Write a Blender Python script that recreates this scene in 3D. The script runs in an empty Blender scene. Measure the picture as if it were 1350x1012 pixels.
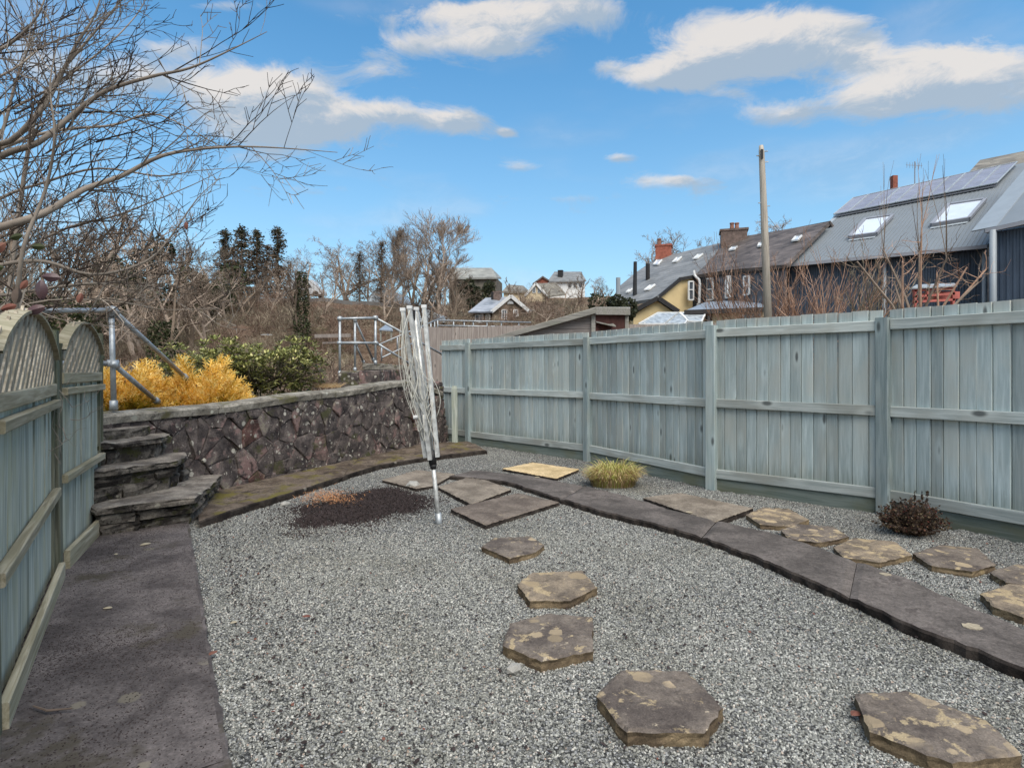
import bpy, math, random
from math import sin, cos, pi, radians, sqrt
from mathutils import Vector, Matrix, Euler, noise
S = bpy.context.scene
COL = S.collection
rnd = random.Random(7)

# ------------------------------------------------------------ camera
F = 760.0; HX = 675.0; HY = 487.0; EYE = 1.4          # photograph measured at 1350 x 1012
cd = bpy.data.cameras.new('camera'); cam = bpy.data.objects.new('camera', cd); COL.objects.link(cam)
cd.sensor_width = 36; cd.lens = 36 * F / 1350; cd.shift_y = -19 / 1350
cd.clip_start = 0.05; cd.clip_end = 3000
cam.location = (0, 0, EYE); cam.rotation_euler = (radians(90), 0, 0)
S.camera = cam
S.render.resolution_x = 1024; S.render.resolution_y = 767

# ------------------------------------------------------------ light
SUN_EL, SUN_AZ = 57.0, 158.0       # azimuth measured from +Y towards +X
S.view_settings.view_transform = 'Standard'; S.view_settings.look = 'None'
S.view_settings.gamma = 1; S.view_settings.use_curve_mapping = False
S.view_settings.exposure = 1.60
sd = bpy.data.lights.new('sun', 'SUN'); sd.energy = 1.45; sd.angle = radians(60); sd.color = (1, .94, .85)
so = bpy.data.objects.new('sun', sd); COL.objects.link(so)
d = Vector((sin(radians(SUN_AZ)) * cos(radians(SUN_EL)), cos(radians(SUN_AZ)) * cos(radians(SUN_EL)), sin(radians(SUN_EL))))
so.rotation_euler = (-d).to_track_quat('-Z', 'Y').to_euler(); so.location = (0, 0, 30)

W = bpy.data.worlds.new('World'); S.world = W; W.use_nodes = True
nt = W.node_tree; nt.nodes.clear()
class NT:
    """tiny helper for building node graphs"""
    def __init__(s, t): s.t = t
    def n(s, typ, **kw):
        nd = s.t.nodes.new(typ)
        for k, v in kw.items():
            if k.startswith('i_'):
                key = k[2:]
                nd.inputs[int(key) if key.isdigit() else key.replace('_', ' ')].default_value = v
            else: setattr(nd, k, v)
        return nd
    def l(s, a, b): s.t.links.new(a, b)
    def put(s, sock, v):
        if hasattr(v, 'is_linked') or hasattr(v, 'links'): s.l(v, sock)
        else: sock.default_value = v
    def m(s, op, a, b=0.0, c=None, clamp=False):
        nd = s.n('ShaderNodeMath', operation=op, use_clamp=clamp)
        s.put(nd.inputs[0], a); s.put(nd.inputs[1], b)
        if c is not None: s.put(nd.inputs[2], c)
        return nd.outputs[0]
    def vm(s, op, a, b=(0, 0, 0)):
        nd = s.n('ShaderNodeVectorMath', operation=op); s.put(nd.inputs[0], a); s.put(nd.inputs[1], b)
        return nd.outputs['Value'] if op == 'DOT_PRODUCT' else nd.outputs[0]
    def noise(s, vec, scale, detail=4, rough=.55, dist=0):
        nd = s.n('ShaderNodeTexNoise', i_Scale=scale, i_Detail=detail, i_Roughness=rough, i_Distortion=dist)
        if vec is not None: s.l(vec, nd.inputs['Vector'])
        return nd.outputs[0]
    def vor(s, vec, scale, feature='F1', rand=1.0):
        nd = s.n('ShaderNodeTexVoronoi', i_Scale=scale, feature=feature, i_Randomness=rand)
        if vec is not None: s.l(vec, nd.inputs['Vector'])
        return nd
    def ramp(s, fac, stops):
        nd = s.n('ShaderNodeValToRGB'); s.put(nd.inputs[0], fac)
        e = nd.color_ramp.elements
        while len(e) < len(stops): e.new(.5)
        for k, (p, c) in zip(e, stops):
            k.position = p; k.color = (c, c, c, 1) if isinstance(c, (int, float)) else (*c, 1)
        return nd.outputs[0]
    def mix(s, fac, a, b, mode='MIX'):
        nd = s.n('ShaderNodeMix', data_type='RGBA', blend_type=mode)
        for sk, v in ((nd.inputs[0], fac), (nd.inputs[6], a), (nd.inputs[7], b)):
            if isinstance(v, tuple) and len(v) == 3: v = (*v, 1)
            s.put(sk, v)
        return nd.outputs[2]
    def sstep(s, v, a, b):
        nd = s.n('ShaderNodeMapRange', interpolation_type='SMOOTHSTEP'); s.put(nd.inputs[0], v)
        nd.inputs[1].default_value = a; nd.inputs[2].default_value = b
        return nd.outputs[0]
    def scaled(s, vec, sc):
        nd = s.n('ShaderNodeMapping'); s.l(vec, nd.inputs[0]); nd.inputs[3].default_value = sc; return nd.outputs[0]

g = NT(nt)
geo = g.n('ShaderNodeTexCoord').outputs['Generated']
D = g.vm('NORMALIZE', geo)
sky = g.n('ShaderNodeTexSky', sky_type='NISHITA', sun_disc=False, sun_elevation=radians(SUN_EL), sun_rotation=radians(SUN_AZ),
          air_density=1.0, dust_density=0.6, ozone_density=1.6, altitude=50)
hs = g.n('ShaderNodeHueSaturation', i_Saturation=1.27, i_Value=1.0, i_Hue=0.488); g.l(sky.outputs[0], hs.inputs['Color'])
sepd = g.n('ShaderNodeSeparateXYZ'); g.l(D, sepd.inputs[0])
# clouds live on the dome by direction: broken cumulus, the ones in view, and unseen cloud added behind
CL = [(980,78,110,48,.30),(1260,112,120,56,.30),(640,38,130,36,.22),(370,140,110,55,.34),(505,95,50,16,.40),(240,60,60,18,.45),(1110,28,60,14,.4),(560,235,60,8,.30),(980,255,80,7,.22),(760,262,120,8,.28),(420,250,80,8,.26),(310,125,62,34,.85),(385,130,62,36,.6),(420,175,60,28,.6),(340,175,70,26,.5),(505,150,72,19,.72),(602,162,46,19,.80),(550,60,62,20,.6),(650,60,62,28,.62),(600,18,70,20,.5),(740,18,110,26,.66),
      (880,98,62,20,.75),(960,60,90,40,.72),(1060,50,100,40,.6),(855,108,45,12,.4),(1150,135,62,26,.72),(1230,105,90,40,.74),(1330,110,75,50,.7),(1028,150,60,20,.72),(893,240,62,13,.72),(690,220,44,8,.42),
      (818,208,24,8,.62),(180,105,80,30,.5),(60,90,90,70,.50),(310,8,110,10,.40),(440,22,70,14,.40),(640,278,160,10,.20),(800,88,36,12,.40),(345,210,70,10,.30),
      (450,290,120,9,.12),(668,175,16,7,.6),(960,125,40,8,.25),(1180,70,130,20,.30)]
# front hemisphere direction in view of the garden: u = x/y, v = z/y
ymax = g.m('MAXIMUM', sepd.outputs[1], 0.08)
u = g.m('DIVIDE', sepd.outputs[0], ymax); v = g.m('DIVIDE', sepd.outputs[2], ymax)
zc = g.m('MAXIMUM', sepd.outputs[2], 0.03)
front = g.sstep(sepd.outputs[1], 0.1, 0.35)
blob = None; shade = None
for (px, py, w_, h_, k) in CL:
    cu, cv = (px - HX) / F, (HY - py) / F
    a = g.m('DIVIDE', g.m('SUBTRACT', u, cu), w_ / F); b = g.m('DIVIDE', g.m('SUBTRACT', v, cv), h_ / F)
    r2 = g.m('ADD', g.m('MULTIPLY', a, a), g.m('MULTIPLY', b, b))
    e = g.m('MULTIPLY', g.m('POWER', 2.718, g.m('MULTIPLY', r2, -1.0)), k)
    sh = g.m('MULTIPLY', e, g.m('SUBTRACT', g.m('MULTIPLY', a, .35), g.m('MULTIPLY', b, .75)))
    blob = e if blob is None else g.m('ADD', blob, e)
    shade = sh if shade is None else g.m('ADD', shade, sh)
blob = g.m('MULTIPLY', g.m('MINIMUM', blob, .85), front)
shade = g.m('MULTIPLY', shade, front)
vsc = g.scaled(D, (1, 1, 2.2))
n1 = g.noise(vsc, 9.0, 10, .68, .6); n2 = g.noise(vsc, 15, 8, .68, .5); n3 = g.noise(g.scaled(D, (1, 1, 3.5)), 3.1, 3, .5)
n1c = g.m('ADD', g.m('MULTIPLY', n1, 1.35), g.m('MULTIPLY', n2, .25))            # about .77 mean
back = g.m('MULTIPLY', g.m('SUBTRACT', 1.0, front), .48)  # thicker unseen cloud behind the camera, added to whiten the ambient light
dens = g.m('ADD', g.m('ADD', n1c, g.m('MULTIPLY', blob, .86)), back)
cov = g.sstep(dens, 0.98, 1.44)
wisps = g.m('MULTIPLY', g.sstep(n3, .48, .75), .22)
cov = g.m('MAXIMUM', g.m('MULTIPLY', cov, .90), wisps)
lit = g.sstep(g.m('ADD', g.m('ADD', g.m('MULTIPLY', shade, 1.0), g.m('MULTIPLY', n2, 1.2)), g.m('MULTIPLY', n1, .9)), .80, 1.26)
ccol = g.mix(lit, (3.9, 3.65, 3.4), (1.95, 2.35, 2.8))
ccol = ccol
skyg = g.mix(g.sstep(sepd.outputs[2], 0.55, -0.02), hs.outputs[0], (1.75, 2.6, 3.2))
skyg = g.mix(.55, hs.outputs[0], skyg)
skyc = g.mix(cov, skyg, ccol)
bg = g.n('ShaderNodeBackground', i_Strength=0.072); g.l(skyc, bg.inputs[0])
g.l(bg.outputs[0], g.n('ShaderNodeOutputWorld').inputs[0])

# ------------------------------------------------------------ measuring helpers (pixel of the photograph + distance -> place in metres)
def P(px, py, D): return Vector(((px - HX) / F * D, D, EYE - (py - HY) / F * D))
def G(px, py, z=0.0):
    D = (EYE - z) * F / (py - HY); return Vector(((px - HX) / F * D, D, z))
def onplane(px, py, o, nrm):
    r = Vector(((px - HX) / F, 1, -(py - HY) / F)); c = Vector((0, 0, EYE))
    return c + r * ((o - c).dot(nrm) / r.dot(nrm))
def plane3(a, b, c): return (a, (b - a).cross(c - a).normalized())
def smooth(t): t = max(0, min(1, t)); return t * t * (3 - 2 * t)

# ------------------------------------------------------------ objects
def world_loc(o):
    p = Vector(o.location)
    while o.parent: o = o.parent; p = p + Vector(o.location)
    return p
def setp(o, label=None, cat=None, group=None, kind=None):
    if label: o['label'] = label
    if cat: o['category'] = cat
    if group: o['group'] = group
    if kind: o['kind'] = kind
    return o
def T(name, loc, label=None, cat=None, group=None, kind=None, parent=None):
    o = bpy.data.objects.new(name, None); COL.objects.link(o); o.empty_display_size = .1
    o.location = Vector(loc) - (world_loc(parent) if parent else Vector((0, 0, 0)))
    if parent: o.parent = parent
    return setp(o, label, cat, group, kind)
class MB:
    def __init__(s): s.v = []; s.f = []; s.m = []
    def add(s, vs, fs, mi=0):
        b = len(s.v); s.v.extend(vs)
        for f in fs: s.f.append([b + i for i in f]); s.m.append(mi)
    def box(s, c, size, rz=0, mi=0, rot=None, taper=1.0):
        M = rot if rot else Matrix.Rotation(rz, 3, 'Z'); c = Vector(c); h = [x / 2 for x in size]; vs = []
        for z in (-1, 1):
            t = taper if z > 0 else 1
            for x, y in ((-1, -1), (1, -1), (1, 1), (-1, 1)): vs.append(c + M @ Vector((x * h[0] * t, y * h[1] * t, z * h[2])))
        s.add(vs, [(3, 2, 1, 0), (4, 5, 6, 7), (0, 1, 5, 4), (1, 2, 6, 5), (2, 3, 7, 6), (3, 0, 4, 7)], mi)
    def bar(s, a, b, w, h, mi=0, up=Vector((0, 0, 1))):
        a = Vector(a); b = Vector(b); d = (b - a).normalized(); sx = d.cross(up)
        sx = sx.normalized() if sx.length > 1e-5 else Vector((1, 0, 0)); uy = sx.cross(d).normalized(); vs = []
        for p in (a, b):
            for x, y in ((-1, -1), (1, -1), (1, 1), (-1, 1)): vs.append(p + sx * x * w / 2 + uy * y * h / 2)
        s.add(vs, [(0, 1, 2, 3), (7, 6, 5, 4), (4, 5, 1, 0), (5, 6, 2, 1), (6, 7, 3, 2), (7, 4, 0, 3)], mi)
    def tube(s, pts, rad, n=6, mi=0, cap=True):
        pts = [Vector(p) for p in pts]; k = len(pts)
        if not isinstance(rad, (list, tuple)): rad = [rad] * k
        vs = []; up = None
        for i, p in enumerate(pts):
            d = (pts[min(i + 1, k - 1)] - pts[max(i - 1, 0)])
            d = d.normalized() if d.length > 1e-9 else Vector((0, 0, 1))
            if up is None: up = d.orthogonal().normalized()
            x = (up - d * up.dot(d)); x = x.normalized() if x.length > 1e-6 else d.orthogonal().normalized(); up = x; y = d.cross(x)
            for j in range(n):
                a = 2 * pi * j / n; vs.append(p + (x * cos(a) + y * sin(a)) * rad[i])
        fs = []
        for i in range(k - 1):
            for j in range(n):
                q = (j + 1) % n; fs.append((i * n + j, i * n + q, (i + 1) * n + q, (i + 1) * n + j))
        if cap and n > 2: fs.append(tuple(range(n - 1, -1, -1))); fs.append(tuple((k - 1) * n + j for j in range(n)))
        s.add(vs, fs, mi)
    def prism(s, pts, vec, mi=0):
        pts = [Vector(p) for p in pts]; vec = Vector(vec); n = len(pts)
        s.add(pts + [p + vec for p in pts], [tuple(range(n)), tuple(range(2 * n - 1, n - 1, -1))] + [(i, i + n, (i + 1) % n + n, (i + 1) % n) for i in range(n)], mi)
    def mesh(s, name, mats, off=Vector((0, 0, 0)), smooth_=False):
        me = bpy.data.meshes.new(name); me.from_pydata([tuple(p - off) for p in map(Vector, s.v)], [], s.f)
        for m in (mats if isinstance(mats, (list, tuple)) else [mats]): me.materials.append(m)
        if any(s.m): me.polygons.foreach_set('material_index', s.m)
        if smooth_: me.polygons.foreach_set('use_smooth', [True] * len(s.f))
        me.update(); return me
    def build(s, name, mats, parent=None, origin=None, smooth_=False, label=None, cat=None, group=None, kind=None):
        base = world_loc(parent) if parent else Vector((0, 0, 0))
        org = Vector(origin) if origin is not None else base
        me = s.mesh(name, mats, org, smooth_)
        o = bpy.data.objects.new(name, me); COL.objects.link(o); o.location = org - base
        if parent: o.parent = parent
        return setp(o, label, cat, group, kind)
def place(me, name, loc, parent=None, rz=0, scale=(1, 1, 1), rot=None, **kw):
    o = bpy.data.objects.new(name, me); COL.objects.link(o)
    o.location = Vector(loc) - (world_loc(parent) if parent else Vector((0, 0, 0)))
    o.rotation_euler = rot if rot is not None else (0, 0, rz)
    o.scale = scale if isinstance(scale, (tuple, list)) else (scale,) * 3
    if parent: o.parent = parent
    return setp(o, **kw)

# ------------------------------------------------------------ materials
def mk(name, rough=.85, spec=.3, metal=0):
    m = bpy.data.materials.new(name); m.use_nodes = True; t = m.node_tree; h = NT(t)
    b = t.nodes['Principled BSDF']; b.inputs['Roughness'].default_value = rough; b.inputs['Metallic'].default_value = metal
    b.inputs['Specular IOR Level'].default_value = spec
    return m, h, b
def bump(h, b, val, strength=.4, dist=.01):
    n = h.n('ShaderNodeBump', i_Strength=strength, i_Distance=dist); h.l(val, n.inputs['Height']); h.l(n.outputs[0], b.inputs['Normal'])
def randvec(h, amount=20.0, coord='Object'):
    tc = h.n('ShaderNodeTexCoord').outputs[coord]; r = h.n('ShaderNodeObjectInfo').outputs['Random']
    cb = h.n('ShaderNodeCombineXYZ'); h.l(h.m('MULTIPLY', r, amount), cb.inputs[0]); h.l(h.m('MULTIPLY', r, amount * 1.7), cb.inputs[1]); h.l(h.m('MULTIPLY', r, amount * .6), cb.inputs[2])
    return h.vm('ADD', tc, cb.outputs[0]), r
def solid(name, c, rough=.8, var=.15, scale=8, bs=.2, bd=.01, metal=0, spec=.3, rv=.12, c2=None):
    """a plain substance with mottled tone and light relief"""
    m, h, b = mk(name, rough, spec, metal); vec, r = randvec(h)
    n = h.noise(vec, scale, 6, .6); c2 = c2 or tuple(x * (1 - var * 2) for x in c)
    col = h.mix(h.sstep(n, .3, .7), c2, c)
    col = h.mix(1.0, col, h.ramp(r, [(0, 1 - rv), (1, 1 + rv)]), 'MULTIPLY')
    h.l(col, b.inputs['Base Color']); bump(h, b, h.noise(vec, scale * 4, 5, .65), bs, bd); return m
def wood(name, c1, c2, c3, knots=True, gs=1.0, top=None, rough=.85, horiz=False):
    """painted or weathered timber: grain along z (or along x), knots, per-board tone"""
    m, h, b = mk(name, rough, .2); vec, r = randvec(h, 30)
    st = (1.2, 22, 22) if horiz else (22, 22, 1.2)
    gr = h.noise(h.scaled(vec, tuple(x * gs for x in st)), 1.6, 6, .62, .6)
    bl = h.noise(h.scaled(vec, (1.2, 3, 3) if horiz else (3, 3, 1.2)), 1.5, 3, .5)
    col = h.mix(h.sstep(gr, .34, .68), c1, c2)
    col = h.mix(h.m('MULTIPLY', h.sstep(bl, .40, .72), .75), col, c3)
    col = h.mix(1.0, col, h.ramp(r, [(0, .78), (.5, 1.0), (1, 1.22)]), 'MULTIPLY')
    if knots:
        vo = h.vor(h.scaled(vec, (1.6, 5, 3.2) if horiz else (5, 3.2, 1.6)), 1.15)
        k = h.sstep(vo.outputs['Distance'], .14, .05); ring = h.sstep(vo.outputs['Distance'], .32, .12)
        col = h.mix(h.m('MULTIPLY', ring, .22), col, tuple(x * 1.5 for x in c2)); col = h.mix(h.m('MULTIPLY', k, .8), col, (.045, .05, .05))
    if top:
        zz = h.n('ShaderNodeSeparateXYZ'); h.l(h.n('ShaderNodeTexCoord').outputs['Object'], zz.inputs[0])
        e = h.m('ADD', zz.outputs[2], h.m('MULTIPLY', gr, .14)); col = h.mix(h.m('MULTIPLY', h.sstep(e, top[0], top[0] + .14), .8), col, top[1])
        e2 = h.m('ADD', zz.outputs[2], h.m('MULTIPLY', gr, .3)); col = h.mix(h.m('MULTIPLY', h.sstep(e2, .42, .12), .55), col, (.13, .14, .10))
    h.l(col, b.inputs['Base Color']); bump(h, b, gr, .35, .004); return m
def stone(name, c1, c2, lichen=(.62, .6, .52), lamt=.5, scale=6, moss=None, mossamt=.0, lscale=9, bs=.6, bd=.012, warm=None, lsz=.30, blotch=()):
    """weathered stone: two tones, round pale lichen spots, optional moss"""
    m, h, b = mk(name, .92, .2); vec, r = randvec(h, 14)
    n = h.noise(vec, scale, 8, .62, .2); n2 = h.noise(vec, scale * .35, 4, .6)
    col = h.mix(h.sstep(n, .36, .66), c1, c2)
    if warm: col = h.mix(h.sstep(r, warm[0], warm[0] + .02), col, h.mix(h.sstep(n, .4, .7), tuple(x * .4 for x in warm[1]), warm[1]))
    fine = h.noise(vec, scale * 9, 5, .7); col = h.mix(.55, col, h.ramp(fine, [(.28, .35), (.5, 1.0), (.75, 1.55)]), 'MULTIPLY')
    for bc, bsc, th, am in blotch: col = h.mix(h.m('MULTIPLY', h.sstep(h.noise(vec, bsc, 9, .68, .3), th, th + .055), am), col, bc)
    grain = h.noise(vec, scale * 30, 3, .7); col = h.mix(.5, col, h.ramp(grain, [(.3, .45), (.5, 1.0), (.7, 1.6)]), 'MULTIPLY')
    if moss: col = h.mix(h.m('MULTIPLY', h.sstep(h.noise(vec, scale * .6, 5, .7), .56 - mossamt * .2, .66 - mossamt * .15), .9), col, moss)
    if lamt > 0:
        vo = h.vor(vec, lscale)
        sp = h.n('ShaderNodeSeparateColor'); h.l(vo.outputs['Color'], sp.inputs[0])
        rad = h.m('MULTIPLY', h.sstep(sp.outputs[0], 1 - lamt, 1.0), lsz)
        dd = h.m('ADD', vo.outputs['Distance'], h.m('MULTIPLY', h.m('SUBTRACT', fine, .5), .25))
        msk = h.sstep(h.m('SUBTRACT', rad, dd), 0, .06)
        patch = h.m('MULTIPLY', h.sstep(h.noise(vec, scale * .8, 3, .5), .38, .52), msk)
        col = h.mix(h.m('MULTIPLY', patch, .85), col, h.mix(sp.outputs[1], lichen, tuple(x * .55 for x in lichen)))
    h.l(col, b.inputs['Base Color']); bump(h, b, h.m('ADD', h.m('ADD', h.m('MULTIPLY', n, .6), h.m('MULTIPLY', fine, .5)), h.m('MULTIPLY', grain, .22)), bs, bd); return m
def foliage(name, cols, rough=.6, trans=True, spec=.3):
    m, h, b = mk(name, rough, spec); vec, r = randvec(h, 9)
    n = h.noise(vec, 5, 3, .6); g2 = h.n('ShaderNodeNewGeometry').outputs['Random Per Island']
    k = h.m('ADD', h.m('MULTIPLY', n, .5), h.m('MULTIPLY', g2, .5))
    col = h.ramp(k, [(.25 + .5 * i / (max(1, len(cols) - 1)), c) for i, c in enumerate(cols)])
    h.l(col, b.inputs['Base Color'])
    if trans:
        tr = h.n('ShaderNodeBsdfTranslucent'); h.l(col, tr.inputs[0]); mx = h.n('ShaderNodeMixShader', i_0=.3)
        h.l(b.outputs[0], mx.inputs[1]); h.l(tr.outputs[0], mx.inputs[2])
        h.l(mx.outputs[0], m.node_tree.nodes['Material Output'].inputs['Surface'])
    return m
def bark(name, c1, c2, scale=6, rv=.25):
    m, h, b = mk(name, .9, .15); vec, r = randvec(h, 9)
    g2 = h.n('ShaderNodeNewGeometry').outputs['Random Per Island']
    n = h.noise(vec, scale, 4, .6); k = h.m('ADD', h.m('MULTIPLY', n, .5), h.m('MULTIPLY', g2, .5))
    col = h.mix(h.sstep(k, .3, .7), c1, c2); col = h.mix(1.0, col, h.ramp(r, [(0, 1 - rv), (1, 1 + rv)]), 'MULTIPLY')
    h.l(col, b.inputs['Base Color']); return m

M = {}
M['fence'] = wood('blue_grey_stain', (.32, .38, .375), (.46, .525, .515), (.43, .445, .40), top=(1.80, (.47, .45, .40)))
M['rail'] = wood('blue_grey_stain_rail', (.32, .36, .345), (.52, .555, .525), (.31, .31, .27), horiz=True)
M['post'] = wood('blue_grey_stain_post', (.225, .285, .285), (.36, .42, .415), (.32, .345, .315))
M['gboard'] = wood('stained_gravel_board', (.12, .15, .13), (.20, .23, .205), (.15, .15, .09), horiz=True)
M['lfence'] = wood('pale_blue_stain', (.27, .305, .265), (.50, .525, .46), (.36, .365, .26), knots=False)
M['lrail'] = wood('weathered_fence_rail', (.24, .21, .14), (.46, .415, .31), (.28, .26, .17), horiz=True, knots=False)
M['ltrellis'] = wood('weathered_trellis', (.22, .185, .135), (.47, .41, .32), (.30, .265, .19), knots=False)
M['lpost'] = wood('dark_weathered_post', (.07, .07, .05), (.17, .17, .13), (.10, .12, .08))
M['brownfence'] = wood('pinkish_brown_fence', (.24, .20, .18), (.40, .35, .31), (.30, .26, .23))
M['shedwood'] = wood('grey_brown_shed', (.20, .17, .155), (.35, .31, .285), (.26, .22, .20), horiz=True)
M['dirtywood'] = wood('shed_fascia', (.20, .19, .17), (.38, .36, .32), (.25, .25, .2), horiz=True, knots=False)
M['rubble'] = stone('dark_rubble', (.055, .046, .045), (.185, .152, .138), (.58, .55, .47), .55, 5, moss=(.075, .075, .035), mossamt=.0, lscale=13, lsz=.42, warm=(.93, (.19, .105, .09)), bs=1.0, bd=.03, blotch=(((.33, .21, .19), 2.6, .55, .6), ((.30, .27, .20), 5, .60, .6), ((.60, .56, .48), 16, .605, .9), ((.03, .025, .026), 4.5, .55, .8)))
M['mortar'] = stone('wall_mortar', (.060, .050, .047), (.19, .16, .142), (.55, .52, .44), .42, 6, lscale=17, lsz=.5, bs=1.0, bd=.03, blotch=(((.40, .37, .31), 13, .64, .8), ((.02, .017, .017), 5, .56, .8)))
M['coping'] = stone('mossy_coping', (.15, .135, .11), (.32, .295, .25), (.5, .5, .42), .3, 5, moss=(.12, .11, .055), mossamt=.1, blotch=(((.05, .045, .04), 8, .60, .7),))
M['step'] = stone('dark_step_stone', (.045, .038, .034), (.22, .195, .165), (.34, .32, .26), .35, 6, moss=(.06, .06, .022), mossamt=.12, lscale=11, bs=1, bd=.03, blotch=(((.30, .28, .235), 9, .60, .7), ((.015, .013, .012), 5, .54, .85)))
M['tread'] = stone('pale_tread_stone', (.12, .104, .09), (.27, .24, .205), (.38, .37, .31), .3, 5)  # paler than the step blocks
M['mossy'] = stone('mossy_strip', (.075, .056, .042), (.17, .135, .105), (.35, .3, .25), .2, 4, moss=(.135, .115, .03), mossamt=.30, bs=1, bd=.02, blotch=(((.03, .022, .018), 7, .55, .7),))
M['flag'] = stone('brown_flagstone', (.105, .084, .070), (.185, .152, .125), (.40, .33, .24), .35, 4, lscale=5)
M['flagpale'] = stone('pale_flagstone', (.145, .12, .095), (.26, .22, .175), (.45, .38, .28), .3, 3.5, lscale=5)
M['flagyellow'] = stone('yellow_flagstone', (.40, .30, .16), (.60, .46, .27), (.6, .5, .3), .2, 4)
M['hex'] = stone('stepping_stone', (.095, .078, .068), (.19, .158, .130), (.46, .36, .235), .72, 5, lscale=9, lsz=.5, bs=.9, bd=.012, blotch=(((.42, .33, .20), 8, .565, .8), ((.50, .42, .30), 14, .64, .7), ((.035, .028, .026), 6, .60, .5)))
M['hexpale'] = stone('stepping_stone_buff', (.13, .105, .082), (.27, .215, .155), (.52, .40, .25), .7, 5, lscale=7, lsz=.5, bs=.9, bd=.012, blotch=(((.44, .34, .20), 8.0, .53, .7), ((.05, .04, .035), 7, .60, .6)))
M['edgebrown'] = stone('stepping_stone_side', (.085, .062, .04), (.20, .15, .09), (.38, .29, .16), .4, 6, lscale=10)
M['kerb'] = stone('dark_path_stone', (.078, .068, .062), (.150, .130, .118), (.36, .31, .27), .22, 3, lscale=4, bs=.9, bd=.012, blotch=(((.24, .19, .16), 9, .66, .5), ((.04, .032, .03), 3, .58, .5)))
M['kerbside'] = stone('shaded_stone_side', (.018, .014, .012), (.055, .045, .038), (.2, .18, .15), .1, 8)  # slab sides near black: the shade on them is put into the colour
M['path'] = stone('side_path', (.072, .062, .060), (.150, .130, .124), (.26, .23, .18), .2, 3, moss=(.07, .06, .045), mossamt=.0, lscale=6, bs=.7)
def gravel_mats():
    m, h, b = mk('gravel_bed', .95, .2); tc = h.n('ShaderNodeTexCoord').outputs['Object']
    vo = h.vor(tc, 85); sp = h.n('ShaderNodeSeparateColor'); h.l(vo.outputs['Color'], sp.inputs[0])
    col = h.ramp(sp.outputs[0], [(0, (.05, .05, .05)), (.5, (.17, .17, .165)), (1, (.40, .40, .385))])
    col = h.mix(h.sstep(vo.outputs['Distance'], .3, .75), col, (.03, .03, .028))  # gaps between chips darkened: shade painted in for depth
    h.l(col, b.inputs['Base Color']); bump(h, b, vo.outputs['Distance'], -1.0, .01)
    m2, h, b = mk('gravel_chip', .85, .3); r = h.n('ShaderNodeObjectInfo').outputs['Random']
    col = h.ramp(r, [(0, (.08, .082, .076)), (.25, (.165, .166, .154)), (.55, (.265, .265, .243)), (.82, (.37, .37, .34)), (.95, (.56, .55, .51)), (.975, (.34, .25, .20)), (1, (.68, .67, .62))])
    tc = h.n('ShaderNodeTexCoord').outputs['Object']; lo = h.n('ShaderNodeObjectInfo').outputs['Location']
    big = h.noise(lo, 1.1, 4, .6); col = h.mix(.75, col, h.ramp(big, [(.3, (.66, .64, .57)), (.5, (1, 1, .97)), (.7, (1.15, 1.15, 1.14))]), 'MULTIPLY')
    n = h.noise(tc, 2.5, 3, .6); col = h.mix(.35, col, h.ramp(n, [(.3, .55), (.7, 1.3)]), 'MULTIPLY')
    h.l(col, b.inputs['Base Color']); return m, m2
M['gbed'], M['chip'] = gravel_mats()
M['mulch'] = bark('mulch_chip', (.012, .010, .010), (.058, .044, .042))
M['soil'] = solid('dark_soil', (.036, .026, .024), .95, .25, 20, .8, .02)
M['needles'] = bark('dried_needles', (.30, .13, .06), (.50, .26, .12))
M['galv'] = solid('galvanised_steel', (.47, .50, .52), .5, .18, 14, .1, .002, metal=.55, spec=.5, c2=(.30, .32, .33))
M['alu'] = solid('dull_aluminium', (.74, .74, .71), .5, .1, 20, .05, .002, metal=.45, spec=.5, c2=(.42, .42, .40))
M['cord'] = solid('plastic_line', (.68, .66, .58), .6, .2, 10, .05, .002)
M['blackplastic'] = solid('black_plastic', (.03, .03, .03), .5)
M['white'] = solid('white_paint', (.72, .72, .70), .6, .06, 5, .05)
M['twig'] = bark('grey_twig', (.13, .105, .085), (.34, .29, .24))
M['twigdark'] = bark('dark_twig', (.055, .042, .035), (.17, .13, .105))
M['twigfar'] = bark('far_bare_twig', (.16, .12, .092), (.36, .285, .225), rv=.3)
M['twigfar2'] = bark('far_dark_twig', (.11, .08, .062), (.26, .20, .15), rv=.3)
M['twigpale'] = bark('far_pale_trunk', (.22, .19, .16), (.42, .38, .32))
M['willow'] = bark('orange_brown_shoot', (.24, .135, .085), (.50, .33, .24))
M['scrub'] = bark('russet_scrub', (.135, .085, .062), (.29, .21, .16), rv=.35)
M['scrubgrey'] = bark('grey_brown_scrub', (.14, .115, .08), (.31, .26, .19), rv=.35)
M['conifer'] = foliage('dark_conifer', [(.018, .024, .012), (.04, .048, .022), (.075, .075, .038)])
M['coniferbrown'] = foliage('brown_conifer', [(.05, .038, .022), (.095, .07, .042), (.15, .11, .07)])
M['ivy'] = foliage('ivy', [(.018, .026, .010), (.045, .055, .02), (.09, .10, .04)])
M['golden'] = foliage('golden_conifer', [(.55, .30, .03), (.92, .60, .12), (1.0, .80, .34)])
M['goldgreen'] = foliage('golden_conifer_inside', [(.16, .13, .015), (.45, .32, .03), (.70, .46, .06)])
M['rhodo'] = foliage('evergreen_leaf', [(.075, .082, .028), (.17, .18, .06), (.33, .32, .14)], .4, spec=.5)
M['rhodotip'] = foliage('fresh_evergreen_leaf', [(.24, .28, .07), (.44, .44, .14), (.66, .60, .26)], .4, spec=.5)
M['tuft'] = foliage('yellow_green_blade', [(.30, .32, .06), (.55, .52, .16), (.72, .66, .34)])
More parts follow.
